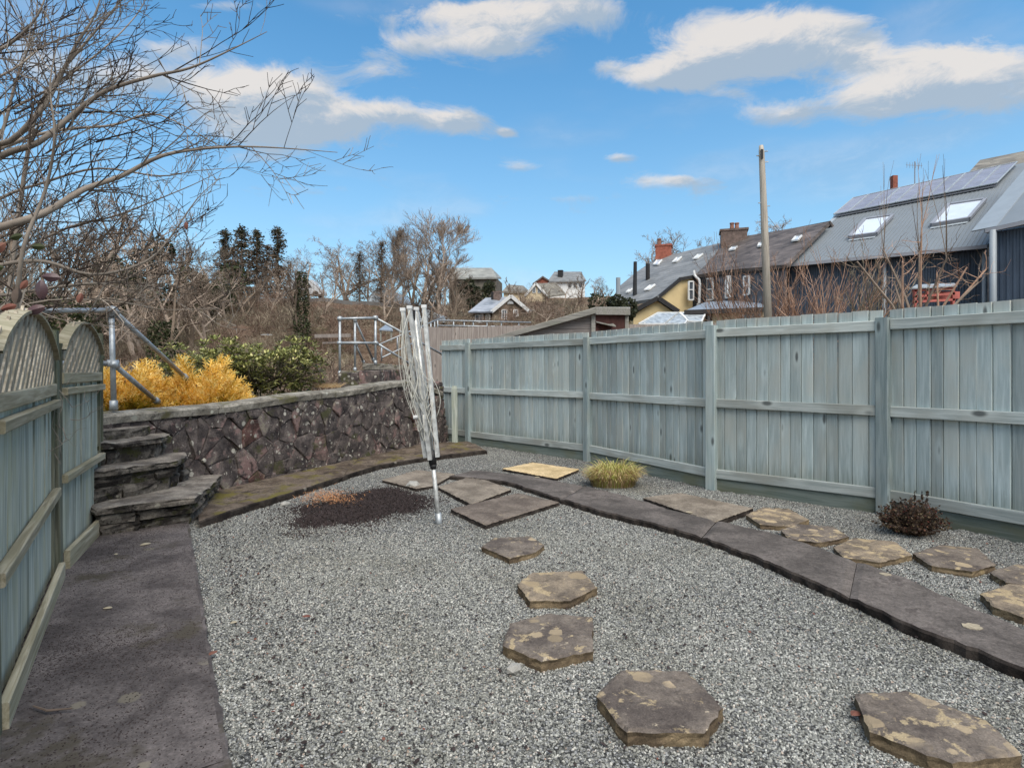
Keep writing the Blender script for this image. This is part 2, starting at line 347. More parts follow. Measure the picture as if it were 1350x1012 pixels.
M['tuftdry'] = foliage('dry_blade', [(.36, .22, .10), (.55, .38, .2), (.6, .45, .28)])
M['heather'] = foliage('dark_bronze_leaf', [(.028, .018, .014), (.075, .045, .03), (.13, .095, .05)])
M['redleaf'] = foliage('russet_leaf', [(.13, .04, .03), (.22, .085, .06), (.28, .15, .10)])
M['plumleaf'] = foliage('plum_leaf', [(.05, .028, .035), (.10, .055, .06), (.16, .08, .07)], .35, spec=.6)
M['grass'] = foliage('rough_grass', [(.05, .055, .018), (.12, .115, .04), (.22, .19, .085)])
def terrain_mat():
    m, h, b = mk('rough_ground', .95, .15); tc = h.n('ShaderNodeTexCoord').outputs['Object']
    n = h.noise(tc, .25, 6, .65); n2 = h.noise(tc, 2.2, 8, .7); n3 = h.noise(h.scaled(tc, (.12, .6, 1.0)), 1.0, 4, .6)
    col = h.mix(h.sstep(n2, .35, .65), (.085, .055, .038), (.20, .145, .10))
    col = h.mix(h.m('MULTIPLY', h.sstep(n, .52, .62), .6), col, (.11, .105, .045))
    col = h.mix(h.m('MULTIPLY', h.sstep(n3, .55, .65), .6), col, (.15, .085, .06))
    h.l(col, b.inputs['Base Color']); bump(h, b, n2, 1.0, .25); return m
M['terrain'] = terrain_mat()
M['road'] = solid('asphalt', (.20, .19, .18), .9, .1, 2)
def slate(name, c1, c2, sx, sz, coord='UV', streak=.3):
    m, h, b = mk(name, .6, .35); tc = h.n('ShaderNodeTexCoord').outputs['Object']
    n = h.noise(h.scaled(tc, (.6, .6, 2)), 1.2, 5, .65); v = h.vor(h.scaled(tc, (sx, sx, sz)), 1.0)
    sp = h.n('ShaderNodeSeparateColor'); h.l(v.outputs['Color'], sp.inputs[0])
    col = h.mix(h.sstep(n, .3, .7), c1, c2); col = h.mix(streak, col, h.ramp(sp.outputs[0], [(0, .6), (1, 1.4)]), 'MULTIPLY')
    zz = h.n('ShaderNodeSeparateXYZ'); h.l(tc, zz.inputs[0]); fr = h.m('FRACT', h.m('MULTIPLY', zz.outputs[2], 5.5)); col = h.mix(1.0, col, h.ramp(fr, [(0, .62), (.16, 1.0), (1, 1.06)]), 'MULTIPLY')
    h.l(col, b.inputs['Base Color']); bump(h, b, sp.outputs[0], .4, .02); return m
M['slate_a'] = slate('grey_slate', (.155, .16, .162), (.235, .24, .24), 3, 5)
M['slate_b'] = slate('dark_brown_slate', (.075, .062, .055), (.155, .128, .115), 2.2, 4, streak=.7)
M['slate_c'] = slate('pale_slate', (.20, .225, .26), (.33, .355, .40), 3, 5)
M['slate_d'] = slate('old_brown_slate', (.14, .125, .105), (.25, .23, .19), 1.5, 3, streak=.6)
M['leadroof'] = solid('blue_grey_sheet_roof', (.22, .26, .31), .5, .08, 1)
M['metalroof'] = solid('grey_metal_roof', (.215, .24, .26), .5, .06, .8, .05, spec=.4)
M['palemetal'] = solid('pale_grey_flashing', (.34, .38, .41), .45, .06, 2, .05, spec=.5)
M['darkclad'] = solid('dark_blue_cladding', (.055, .080, .118), .5, .1, 1.5, .05, spec=.5)
M['solar'] = solid('solar_glass', (.27, .28, .34), .35, .1, 1.5, 0, spec=.6, rv=.08)
M['frame'] = solid('grey_alloy_frame', (.30, .31, .34), .4, .05, 3, 0)
M['glass'] = solid('window_glass', (.10, .12, .14), .08, .2, 2, 0, spec=.8)
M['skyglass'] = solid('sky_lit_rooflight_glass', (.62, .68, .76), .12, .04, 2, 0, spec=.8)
M['yellow'] = solid('yellow_render', (.70, .54, .29), .9, .05, 2, .2)
M['cream'] = solid('cream_render', (.66, .54, .36), .9, .05, 2, .2)
M['darkwall'] = solid('black_paint_wall', (.028, .030, .032), .8, .1, 2)
M['greystone'] = solid('grey_stone_wall', (.13, .14, .16), .9, .25, 3, .6, .03)
M['quoin'] = solid('dark_quoin', (.035, .037, .04), .8)
M['brick'] = solid('red_brick', (.36, .12, .08), .9, .2, 6, .4)
M['chimneystone'] = solid('weathered_chimney', (.22, .16, .135), .9, .25, 5, .5)
M['terracotta'] = solid('terracotta', (.32, .16, .11), .8)
M['fascia'] = solid('dark_fascia', (.03, .028, .028), .6)
M['cottage'] = solid('brown_stone_wall', (.26, .20, .145), .95, .3, 2.5, .6, .05)
M['churchstone'] = solid('grey_brown_church_stone', (.21, .185, .15), .95, .25, 1.5, .6, .05)
M['churchroof'] = slate('old_church_roof', (.20, .20, .185), (.33, .33, .30), 1, 2)
M['polywhite'] = solid('cloudy_polycarbonate', (.52, .57, .60), .3, .3, 6, .1, spec=.5)
M['pole'] = wood('weathered_pole', (.30, .265, .22), (.52, .47, .40), (.40, .37, .31), knots=False)
M['redpaint'] = solid('faded_red_paint', (.55, .16, .13), .7, .15, 6)
M['shedinside'] = solid('red_brown_boards', (.10, .042, .034), .9, .2, 5)
M['carwhite'] = solid('white_car_paint', (.70, .71, .72), .3, .03, 2, 0, spec=.6)
M['tyre'] = solid('rubber', (.02, .02, .02), .8)
# ------------------------------------------------------------ the lie of the land
LF = [Vector((-0.2, -1.0, 0)), Vector((-1.94, 2.12, 0)), Vector((-3.03, 3.80, 0)), Vector((-3.62, 5.06, 0))]     # left fence foot
WA = Vector((-3.76, 5.20, 0)); WB = Vector((-3.30, 6.30, 0)); WC = Vector((-2.62, 7.95, 0)); WD = Vector((-1.80, 9.90, 0)); WE = Vector((-1.32, 11.0, 0))
RF = [Vector((-1.42, 11.45, 0)), Vector((-.80, 10.86, 0)), Vector((1.17, 8.80, 0)), Vector((2.35, 6.76, 0)), Vector((3.60, 5.56, 0)), Vector((4.95, 3.40, 0)), Vector((6.1, 1.5, 0)), Vector((6.6, -1.5, 0))]
GARD = LF + [WA, WB, WC, WD, WE] + RF
def inside(x, y, poly):
    c = False; n = len(poly); j = n - 1
    for i in range(n):
        a, b = poly[i], poly[j]
        if (a.y > y) != (b.y > y) and x < (b.x - a.x) * (y - a.y) / (b.y - a.y) + a.x: c = not c
        j = i
    return c
def segd(x, y, a, b):
    dx, dy = b.x - a.x, b.y - a.y; t = max(0, min(1, ((x - a.x) * dx + (y - a.y) * dy) / (dx * dx + dy * dy)))
    return math.hypot(x - a.x - dx * t, y - a.y - dy * t)
def lerp_tab(x, tab):
    if x <= tab[0][0]: return tab[0][1]
    for (a, va), (b, vb) in zip(tab, tab[1:]):
        if x <= b: t = smooth((x - a) / (b - a)); return va + (vb - va) * t
    return tab[-1][1]
def hill(x, y):
    left = lerp_tab(y, [(5, .80), (9, .85), (13, .5), (20, -.2), (27, -.1), (33, 1.3), (45, 4.6), (58, 7.9), (62, 8.2), (90, 9.2), (140, 10.2), (400, 24)])
    right = lerp_tab(y, [(5, .2), (11, .9), (16, 1.35), (26, 1.9), (45, 4.9), (60, 7.3), (80, 10.2), (115, 15.5), (200, 19), (400, 30)])
    q = smooth((x / max(y, 5) + .25) / .22)
    h = left * (1 - q) + right * q
    if y > 15: h += (noise.noise(Vector((x * .08, y * .08, 0))) * .8 + noise.noise(Vector((x * .3, y * .3, 3))) * .25) * min(1, (y - 15) / 25)
    return h
def ground(x, y):
    if inside(x, y, GARD): return -.12
    dg = min(segd(x, y, a, b) for a, b in zip(GARD, GARD[1:])) if (abs(x) < 12 and -3 < y < 16) else 9
    if y < 4.9 and x < 0: return -.12 + .9 * smooth((y + 2) / 6) * smooth((dg - .3) / 2)
    if dg < .22: return -.12
    hh = hill(x, y)
    if x > -1.5 or y < 4.9: return -.12 + (hh + .12) * smooth((dg - .22) / 2.0) * smooth((y + 4) / 8 if y < 8 else 1)
    return hh
NX, NY = 200, 230; xs = [5 * math.sinh((i / (NX - 1) * 2 - 1) * 5.0) for i in range(NX)]
ys = [7 + 6 * math.sinh(-2.6 + (i / (NY - 1)) * (2.6 + 5.0)) for i in range(NY)]
mb = MB(); vs = [Vector((x, y, ground(x, y))) for y in ys for x in xs]
mb.add(vs, [(j * NX + i, j * NX + i + 1, (j + 1) * NX + i + 1, (j + 1) * NX + i) for j in range(NY - 1) for i in range(NX - 1)])
mb.build('ground', M['terrain'], smooth_=True, kind='structure')
# country lane along the top of the bank
mb = MB(); pts = []
for i in range(40):
    x = -60 + i * 1.6; y = 57.5 + 1.2 * sin(x * .1); pts.append((x, y))
for (x0, y0), (x1, y1) in zip(pts, pts[1:]):
    mb.add([Vector((x0, y0, hill(x0, y0) + .35)), Vector((x1, y1, hill(x1, y1) + .35)), Vector((x1, y1 + 3, hill(x1, y1 + 3) + .35)), Vector((x0, y0 + 3, hill(x0, y0 + 3) + .35)),
            Vector((x0, y0, hill(x0, y0) - .3)), Vector((x1, y1, hill(x1, y1) - .3))], [(0, 1, 2, 3), (4, 5, 1, 0)])
mb.build('road', M['road'], kind='structure')

# ------------------------------------------------------------ scattering of uncountable bits
def scatter(obj, protos, density, smin, smax, seed=1, attr=None, flat=False, keep=True):
    col = bpy.data.collections.new(obj.name + '_bits')
    for i, me in enumerate(protos):
        o = bpy.data.objects.new(obj.name + '_bit', me); col.objects.link(o)
    gt = bpy.data.node_groups.new(obj.name + '_scatter', 'GeometryNodeTree'); h = NT(gt)
    gt.interface.new_socket('Geometry', in_out='INPUT', socket_type='NodeSocketGeometry'); gt.interface.new_socket('Geometry', in_out='OUTPUT', socket_type='NodeSocketGeometry')
    gi = h.n('NodeGroupInput'); go = h.n('NodeGroupOutput'); dp = h.n('GeometryNodeDistributePointsOnFaces'); dp.inputs['Seed'].default_value = seed
    h.l(gi.outputs[0], dp.inputs['Mesh'])
    if attr:
        at = h.n('GeometryNodeInputNamedAttribute', data_type='FLOAT'); at.inputs['Name'].default_value = attr
        h.l(at.outputs[0], dp.inputs['Density'])
    else: dp.inputs['Density'].default_value = density
    ci = h.n('GeometryNodeCollectionInfo', transform_space='ORIGINAL'); ci.inputs['Collection'].default_value = col
    ci.inputs['Separate Children'].default_value = True; ci.inputs['Reset Children'].default_value = True
    ip = h.n('GeometryNodeInstanceOnPoints'); ip.inputs['Pick Instance'].default_value = True
    h.l(dp.outputs['Points'], ip.inputs['Points']); h.l(ci.outputs[0], ip.inputs['Instance'])
    rv = h.n('FunctionNodeRandomValue', data_type='FLOAT_VECTOR'); t = .5 if flat else 1.2
    rv.inputs[0].default_value = (-t, -t, 0); rv.inputs[1].default_value = (t, t, 6.28); rv.inputs['Seed'].default_value = seed
    h.l(rv.outputs[0], ip.inputs['Rotation'])
    rs = h.n('FunctionNodeRandomValue', data_type='FLOAT'); rs.inputs[2].default_value = smin; rs.inputs[3].default_value = smax; rs.inputs['Seed'].default_value = seed + 5
    h.l(rs.outputs[1], ip.inputs['Scale'])
    jn = h.n('GeometryNodeJoinGeometry'); (h.l(gi.outputs[0], jn.inputs[0]) if keep else None); h.l(ip.outputs[0], jn.inputs[0]); h.l(jn.outputs[0], go.inputs[0])
    md = obj.modifiers.new('scatter', 'NODES'); md.node_group = gt
def setattr_f(obj, name, fn):
    a = obj.data.attributes.new(name, 'FLOAT', 'POINT'); a.data.foreach_set('value', [fn(v.co) for v in obj.data.vertices])
def chip_mesh(i, mat, sq=.55, jit=.35):
    r = random.Random(i); mb = MB(); t = (1 + 5 ** .5) / 2
    vs = [(-1, t, 0), (1, t, 0), (-1, -t, 0), (1, -t, 0), (0, -1, t), (0, 1, t), (0, -1, -t), (0, 1, -t), (t, 0, -1), (t, 0, 1), (-t, 0, -1), (-t, 0, 1)]
    fs = [(0, 11, 5), (0, 5, 1), (0, 1, 7), (0, 7, 10), (0, 10, 11), (1, 5, 9), (5, 11, 4), (11, 10, 2), (10, 7, 6), (7, 1, 8), (3, 9, 4), (3, 4, 2), (3, 2, 6), (3, 6, 8), (3, 8, 9), (4, 9, 5), (2, 4, 11), (6, 2, 10), (8, 6, 7), (9, 8, 1)]
    sx = r.uniform(.9, 1.3); sy = r.uniform(.55, .85)
    mb.add([Vector((x * sx, y * sy, z * sq)).normalized() * r.uniform(1 - jit, 1 + jit) * .9 if False else Vector((x * sx * r.uniform(1 - jit, 1), y * sy * r.uniform(1 - jit, 1), z * sq * r.uniform(1 - jit, 1))) * .53 for x, y, z in vs], fs)
    return mb.mesh('chip', mat)
chips = [chip_mesh(i, M['chip']) for i in range(7)]
mulchbits = [chip_mesh(20 + i, M['mulch'], .3) for i in range(5)]

# soil patch centre, measured
SOILC = [G(px - 14, py) for px, py in ((392, 688), (408, 672), (445, 660), (500, 646), (548, 643), (574, 656), (562, 676), (515, 687), (470, 694), (415, 697))]
def soil_w(x, y):
    d = min(segd(x, y, a, b) for a, b in zip(SOILC, SOILC[1:] + SOILC[:1]))
    d = d if inside(x, y, SOILC) else -d
    return d + noise.noise(Vector((x * 3, y * 3, 5))) * .16
# gravel
mb = MB(); st = .12; cells = {}
def gv(i, j):
    if (i, j) not in cells:
        x, y = i * st, j * st; cells[(i, j)] = len(mb.v); mb.v.append(Vector((x, y, .008 * noise.noise(Vector((x * 1.7, y * 1.7, 0))) + .004 * noise.noise(Vector((x * 6, y * 6, 2))))))
    return cells[(i, j)]
PATH = [G(303, 1012), G(250, 697)]
pd = (PATH[1] - PATH[0]).normalized(); pleft = Vector((-pd.y, pd.x, 0))
for j in range(8, 96):
    for i in range(-32, 56):
        x, y = (i + .5) * st, (j + .5) * st
        if not inside(x, y, GARD): continue
        if (Vector((x, y, 0)) - PATH[0]).dot(pleft) > .1 and y < 5.3: continue
        mb.f.append([gv(i, j), gv(i + 1, j), gv(i + 1, j + 1), gv(i, j + 1)]); mb.m.append(0)
gravel = mb.build('gravel', M['gbed'], kind='stuff', label='pale grey stone chippings covering the garden', cat='gravel')
def gdens(co):
    d = math.hypot(co.x, co.y); base = 15000 if d < 3.2 else (11000 if d < 5 else (6500 if d < 7 else 3500)); base *= .72 + .55 * smooth((noise.noise(Vector((co.x * .9, co.y * .9, 4))) + .35) / .5)
    if abs(co.x) / max(co.y, .1) > .98: base *= .25
    s = soil_w(co.x, co.y); return base * (1 - .95 * smooth((s + .10) / .42))
setattr_f(gravel, 'dens', gdens)
scatter(gravel, chips, 0, .0036, .0092, 3, 'dens')
# soil patch
mb = MB(); cells2 = {}
def sv(i, j):
    if (i, j) not in cells2:
        x, y = i * .06, j * .06; cells2[(i, j)] = len(mb.v)
        s = soil_w(x, y); mb.v.append(Vector((x, y, -.002 + .018 * smooth((s + .10) / .4) + .004 * noise.noise(Vector((x * 9, y * 9, 1))))))
    return cells2[(i, j)]
for j in range(70, 130):
    for i in range(-50, 5):
        if soil_w((i + .5) * .06, (j + .5) * .06) > -.42: mb.f.append([sv(i, j), sv(i + 1, j), sv(i + 1, j + 1), sv(i, j + 1)]); mb.m.append(0)
soil = mb.build('mulch_patch', M['soil'], kind='stuff', label='patch of dark mulch in the gravel left of the folded clothes dryer', cat='mulch')
setattr_f(soil, 'dens', lambda c: 7500 * smooth((soil_w(c.x, c.y) + .38) / .6) ** 1.3)
scatter(soil, mulchbits, 0, .005, .018, 5, 'dens', keep=False)

# side path
def slab_mesh(mb, outline, z0, z1, jit=.008, step=.07, bev=.012, rng=rnd, mi_top=0, mi_side=1, rough=.004, under=0):
    """an irregular stone slab: jittered outline, worn arris, slightly uneven top"""
    pts = []; n = len(outline)
    for i in range(n):
        a, b = Vector(outline[i]), Vector(outline[(i + 1) % n]); k = max(1, int((b - a).length / step))
        nrm = Vector((b.y - a.y, a.x - b.x, 0)).normalized()
        for q in range(k): p = a.lerp(b, q / k); p = p + nrm * rng.uniform(-jit, jit); pts.append(Vector((p.x, p.y, 0)))
    c = sum(pts, Vector()) / len(pts); N = len(pts)
    def inset(p, dd): v = (c - p); return p + v.normalized() * dd if v.length > dd else c
    V = []
    for p in pts: V.append(Vector((inset(p, under).x, inset(p, under).y, z0)))
    for p in pts: V.append(Vector((p.x, p.y, z0 + (z1 - z0) * .45)) + Vector((rng.uniform(-1, 1), rng.uniform(-1, 1), 0)) * jit * .9)
    for p in pts: V.append(Vector((inset(p, .004).x, inset(p, .004).y, z0 + (z1 - z0) * .68)) + Vector((rng.uniform(-1, 1), rng.uniform(-1, 1), 0)) * jit * .9)
    for p in pts: V.append(Vector((p.x, p.y, z1 - bev * .6 + rng.uniform(-.5, .5) * rough)))
    for p in pts: q = inset(p, bev * 1.3); V.append(Vector((q.x, q.y, z1 + rng.uniform(-.5, .5) * rough)))
    b = len(mb.v); mb.v.extend(V)
    for r in range(4):
        for i in range(N): mb.f.append([b + r * N + i, b + r * N + (i + 1) % N, b + (r + 1) * N + (i + 1) % N, b + (r + 1) * N + i]); mb.m.append(mi_side if r < 3 else mi_top)
    ctr = len(mb.v); mb.v.append(Vector((c.x, c.y, z1 + rough * .5)))
    for i in range(N): mb.f.append([b + 4 * N + i, b + 4 * N + (i + 1) % N, ctr]); mb.m.append(mi_top)
def ccw(pts):
    a = sum(p.x * q.y - q.x * p.y for p, q in zip(pts, pts[1:] + pts[:1])); return pts if a > 0 else pts[::-1]
path = T('path', PATH[0], kind='structure')
R0 = PATH[0] - pd * 3.2; R1 = PATH[1] + pd * .25
jn = [0, 2.7, 4.55, 5.75, (R1 - R0).length]
for a, b in zip(jn, jn[1:]):
    A, B = R0 + pd * (a + .002), R0 + pd * (b - .002)
    pts = [A, B, B + pleft * 1.05, A + pleft * 1.05]; mb = MB(); slab_mesh(mb, ccw(pts), -.06, .030, .007, .06, .008)
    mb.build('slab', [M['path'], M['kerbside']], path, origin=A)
# strip of dark litter soil between path and left fence
mb = MB(); n = 60
for i in range(n + 1):
    t = i / n * 6.2; b = R0 + pd * (t + .3) 
    for k in range(8):
        p = b + pleft * (.55 + k * .16); mb.v.append(Vector((p.x, p.y, .012 + .034 * smooth((k - 1.5 + 1.2 * noise.noise(Vector((t * 1.3, 0, 0)))) / 3) + .01 * noise.noise(p * 9))))
for i in range(n):
    for k in range(7): mb.f.append([i * 8 + k, (i + 1) * 8 + k, (i + 1) * 8 + k + 1, i * 8 + k + 1]); mb.m.append(0)
lit = mb.build('leaf_litter', M['soil'], kind='stuff', label='dark leaf litter along the foot of the left fence', cat='leaf litter')
setattr_f(lit, 'dens', lambda c: 1500 if c.y > 1.4 else 0)
scatter(lit, mulchbits, 0, .005, .018, 9, 'dens', flat=True)
# loose crumbs on the path
mb = MB(); A, B = R0 + pd * 3.2, R1; n = 48
for i in range(n + 1):
    p = A.lerp(B, i / n)
    for k in range(13): q = p + pleft * (.02 + k * .083); mb.v.append(Vector((q.x, q.y, .0335)))
for i in range(n):
    for k in range(12): mb.f.append([i * 13 + k, (i + 1) * 13 + k, (i + 1) * 13 + k + 1, i * 13 + k + 1]); mb.m.append(0)
cr = mb.build('path_debris', M['path'], kind='stuff', label='dark crumbs and twiggy debris scattered on the side path', cat='debris')
setattr_f(cr, 'dens', lambda c: 2600 + 12000 * max(0, noise.noise(Vector((c.x * 2.2, c.y * 1.6, 0))) - .05))
scatter(cr, mulchbits, 0, .0012, .0062, 12, 'dens', flat=True)

# windblown litter lying on the gravel
mb = MB(); n = 0
for j in range(16, 90):
    for i in range(-30, 52):
        x, y = i * .12, j * .12
        if inside(x, y, GARD) and inside(x + .12, y + .12, GARD) and not ((Vector((x, y, 0)) - PATH[0]).dot(pleft) > -.05 and y < 5.4): mb.add([Vector((x, y, .012)), Vector((x + .12, y, .012)), Vector((x + .12, y + .12, .012)), Vector((x, y + .12, .012))], [(0, 1, 2, 3)])
gl = mb.build('gravel_dirt', M['gbed'], kind='stuff', label='dark grit, crumbs and leaf bits lying among the chippings', cat='litter')
def edge_d(c):
    s = (Vector((c.x, c.y, 0)) - PATH[0]).dot(pleft); e = math.exp(-abs(s + .1) * 7) if c.y < 5.5 else 0
    return 70 + 260 * max(0, noise.noise(Vector((c.x * .8, c.y * .8, 9)))) + 900 * e
setattr_f(gl, 'dens', edge_d)
leafbits = [chip_mesh(60, M['redleaf'], .12), chip_mesh(61, M['needles'], .12)]
scatter(gl, mulchbits + leafbits[:1] + mulchbits, 0, .004, .013, 44, 'dens', flat=True, keep=False)

# ------------------------------------------------------------ stone wall at the back
WL_ = [WA + (WA - WB).normalized() * 1.6, WA, WB, WC, WD, WE]
cum = [0]
for a, b in zip(WL_, WL_[1:]): cum.append(cum[-1] + (b - a).length)
def wpos(s):
    for i in range(len(cum) - 1):
        if s <= cum[i + 1] or i == len(cum) - 2:
            t = (s - cum[i]) / (cum[i + 1] - cum[i]); a, b = WL_[i], WL_[i + 1]; p = a.lerp(b, t); d = (b - a).normalized(); return p, Vector((d.y, -d.x, 0)), d
def wtop(s):      # height of the top of the wall along its run, sloping down at its far end
    p = wpos(s)[0]; return lerp_tab(p.y, [(3, .98), (5.2, .985), (6.3, 1.0), (8, 1.09), (9.9, 1.20), (10.3, 1.22)]) 
LWALL = cum[-1]
wall = T('stone_wall', WA, 'dark rubble garden wall with pale lichen spots and mossy coping', 'stone wall')
mb = MB(); N = 60
for i in range(N + 1):
    s = LWALL * i / N; p, nr, d_ = wpos(s); h = wtop(s) - .05
    slope = max(0, s - (LWALL - 1.0)); 
    for (o, z) in ((.001, -.1), (.001 - .02, h - slope * .25), (-.34, h - slope * .25), (-.34, -.4)): mb.v.append(p + nr * o + Vector((0, 0, z)))
for i in range(N):
    for k in range(3): mb.f.append([i * 4 + k, i * 4 + 4 + k, i * 4 + 5 + k, i * 4 + 1 + k]); mb.m.append(0)
mb.f.append([N * 4, N * 4 + 3, N * 4 + 2, N * 4 + 1]); mb.m.append(0); mb.f.append([0, 1, 2, 3]); mb.m.append(0)
mb.build('mortar', M['mortar'], wall)
def clip(poly, px, py, nx, ny):
    out = []; n = len(poly)
    for i in range(n):
        a, b = poly[i], poly[(i + 1) % n]; da = (a[0] - px) * nx + (a[1] - py) * ny; db = (b[0] - px) * nx + (b[1] - py) * ny
        if da <= 0: out.append(a)
        if (da < 0 < db) or (db < 0 < da): t = da / (da - db); out.append((a[0] + (b[0] - a[0]) * t, a[1] + (b[1] - a[1]) * t))
    return out
def rubble_cells(L, Hf, cw, ch, rng, s0=0.0):
    """irregular stone outlines filling a strip s0..L, 0..H"""
    seeds = []; row = 0; z = -.04
    Hm = 1.3
    while z < Hm:
        ch = rng.uniform(.11, .26); cw = ch * rng.uniform(1.2, 2.1)
        s = s0 + rng.uniform(-.5, 0) * cw
        while s < L + .1:
            w = cw * rng.uniform(.55, 1.5); seeds.append((s + w / 2, z + ch / 2 + rng.uniform(-.55, .55) * ch)); s += w
        z += ch
    cells = []
    for i, (sx, sz) in enumerate(seeds):
        if sz > Hf(sx) + ch * .6 or sx > L + cw: continue
        poly = [(sx - 1, -.06), (sx + 1, -.06), (sx + 1, Hf(min(sx + 1, L))), (sx - 1, Hf(max(sx - 1, s0)))]
        poly = clip(poly, L, 0, 1, 0); poly = clip(poly, s0, 0, -1, 0)
        for j, (tx, tz) in enumerate(seeds):
            if i == j or abs(tx - sx) > 1 or abs(tz - sz) > .7: continue
            poly = clip(poly, (sx + tx) / 2, (sz + tz) / 2, tx - sx, (tz - sz) * 1.0)
            if len(poly) < 3: break
        if len(poly) >= 3: cells.append(poly)
    return cells
wr = random.Random(11)
for poly in rubble_cells(LWALL, lambda s: wtop(s) - .075, .30, .175, wr, .4):
    cs = sum(p[0] for p in poly) / len(poly); cz = sum(p[1] for p in poly) / len(poly)
    ar = abs(sum(a[0] * b[1] - b[0] * a[1] for a, b in zip(poly, poly[1:] + poly[:1]))) / 2
    if ar < .004: continue
    big = 1 if ar > .02 else .6
    # merge very short edges, add midpoints
    pp = []
    for a, b in zip(poly, poly[1:] + poly[:1]):
        l = math.hypot(a[0] - b[0], a[1] - b[1])
        if l < .02: continue
        pp.append(a)
        if l > .11: pp.append(((a[0] + b[0]) / 2 + wr.uniform(-.014, .014), (a[1] + b[1]) / 2 + wr.uniform(-.014, .014)))
    if len(pp) < 3: continue
    out = wr.uniform(.007, .022); mb = MB(); n = len(pp); tilt = (wr.uniform(-.1, .1), wr.uniform(-.12, .12))
    for ring, (ins, dep) in enumerate(((.0, -.02), (.002, out * .6), (.016, out))):
        for (s, z) in pp:
            v = Vector((cs - s, cz - z)); l = v.length; v = v / l * min(ins * (1 if ring < 2 else big), l * .5); s2, z2 = s + v.x, z + v.y
            p, nr, d_ = wpos(max(0, min(LWALL, s2))); dd = dep + ((s2 - cs) * tilt[0] + (z2 - cz) * tilt[1] + wr.uniform(-.004, .004) if ring else 0)
            mb.v.append(p + nr * dd + Vector((0, 0, z2)))
    p, nr, d_ = wpos(cs); mb.v.append(p + nr * (out + wr.uniform(0, .004)) + Vector((0, 0, cz)))
    for r in range(2):
        for i in range(n): mb.f.append([r * n + i, r * n + (i + 1) % n, (r + 1) * n + (i + 1) % n, (r + 1) * n + i]); mb.m.append(0)
    for i in range(n): mb.f.append([2 * n + i, 2 * n + (i + 1) % n, 3 * n]); mb.m.append(0)
    mb.build('stone', M['rubble'], wall, origin=p + Vector((0, 0, cz)))
# end stones of the sloping far end
pE, nE, dE = wpos(LWALL); 
for k in range(7):
    z = .08 + k * .17; mb = MB(); q = pE + dE * (.06 - .02 * k) - nE * .17 + Vector((0, 0, z))
    slab_mesh(mb, ccw([q + dE * a + nE * b for a, b in ((-.15, -.19), (.14 - k * .018, -.17), (.17 - k * .02, .16), (-.15, .2))]), z - .085, z + .075, .015, .12, .02, wr)
    mb.build('stone', [M['rubble'], M['rubble']], wall, origin=q)
# coping, in long cast lengths
s = 0.0
while s < LWALL - .2:
    e = min(LWALL - .05, s + wr.uniform(1.1, 1.7)); mb = MB(); k = max(3, int((e - s) / .1))
    for i in range(k + 1):
        t = s + .004 + (e - s - .008) * i / k; p, nr, d_ = wpos(t); h = wtop(t) - max(0, t - (LWALL - 1.0)) * .25
        for (o, z) in ((.035, h - .085), (.045, h - .02), (.03, h), (-.17, h + .016), (-.36, h), (-.36, h - .07)):
            mb.v.append(p + nr * (o + wr.uniform(-.006, .006)) + Vector((0, 0, z + wr.uniform(-.004, .004))))
    for i in range(k):
        for j in range(5): mb.f.append([i * 6 + j, i * 6 + 6 + j, i * 6 + 7 + j, i * 6 + 1 + j]); mb.m.append(0)
        mb.f.append([i * 6 + 5, i * 6 + 11, i * 6 + 6, i * 6]); mb.m.append(0)
    mb.f.append([0, 1, 2, 3, 4, 5]); mb.m.append(0); mb.f.append([k * 6 + j for j in (5, 4, 3, 2, 1, 0)]); mb.m.append(0)
    mb.build('coping_stone', M['coping'], wall, origin=wpos(s)[0]); s = e

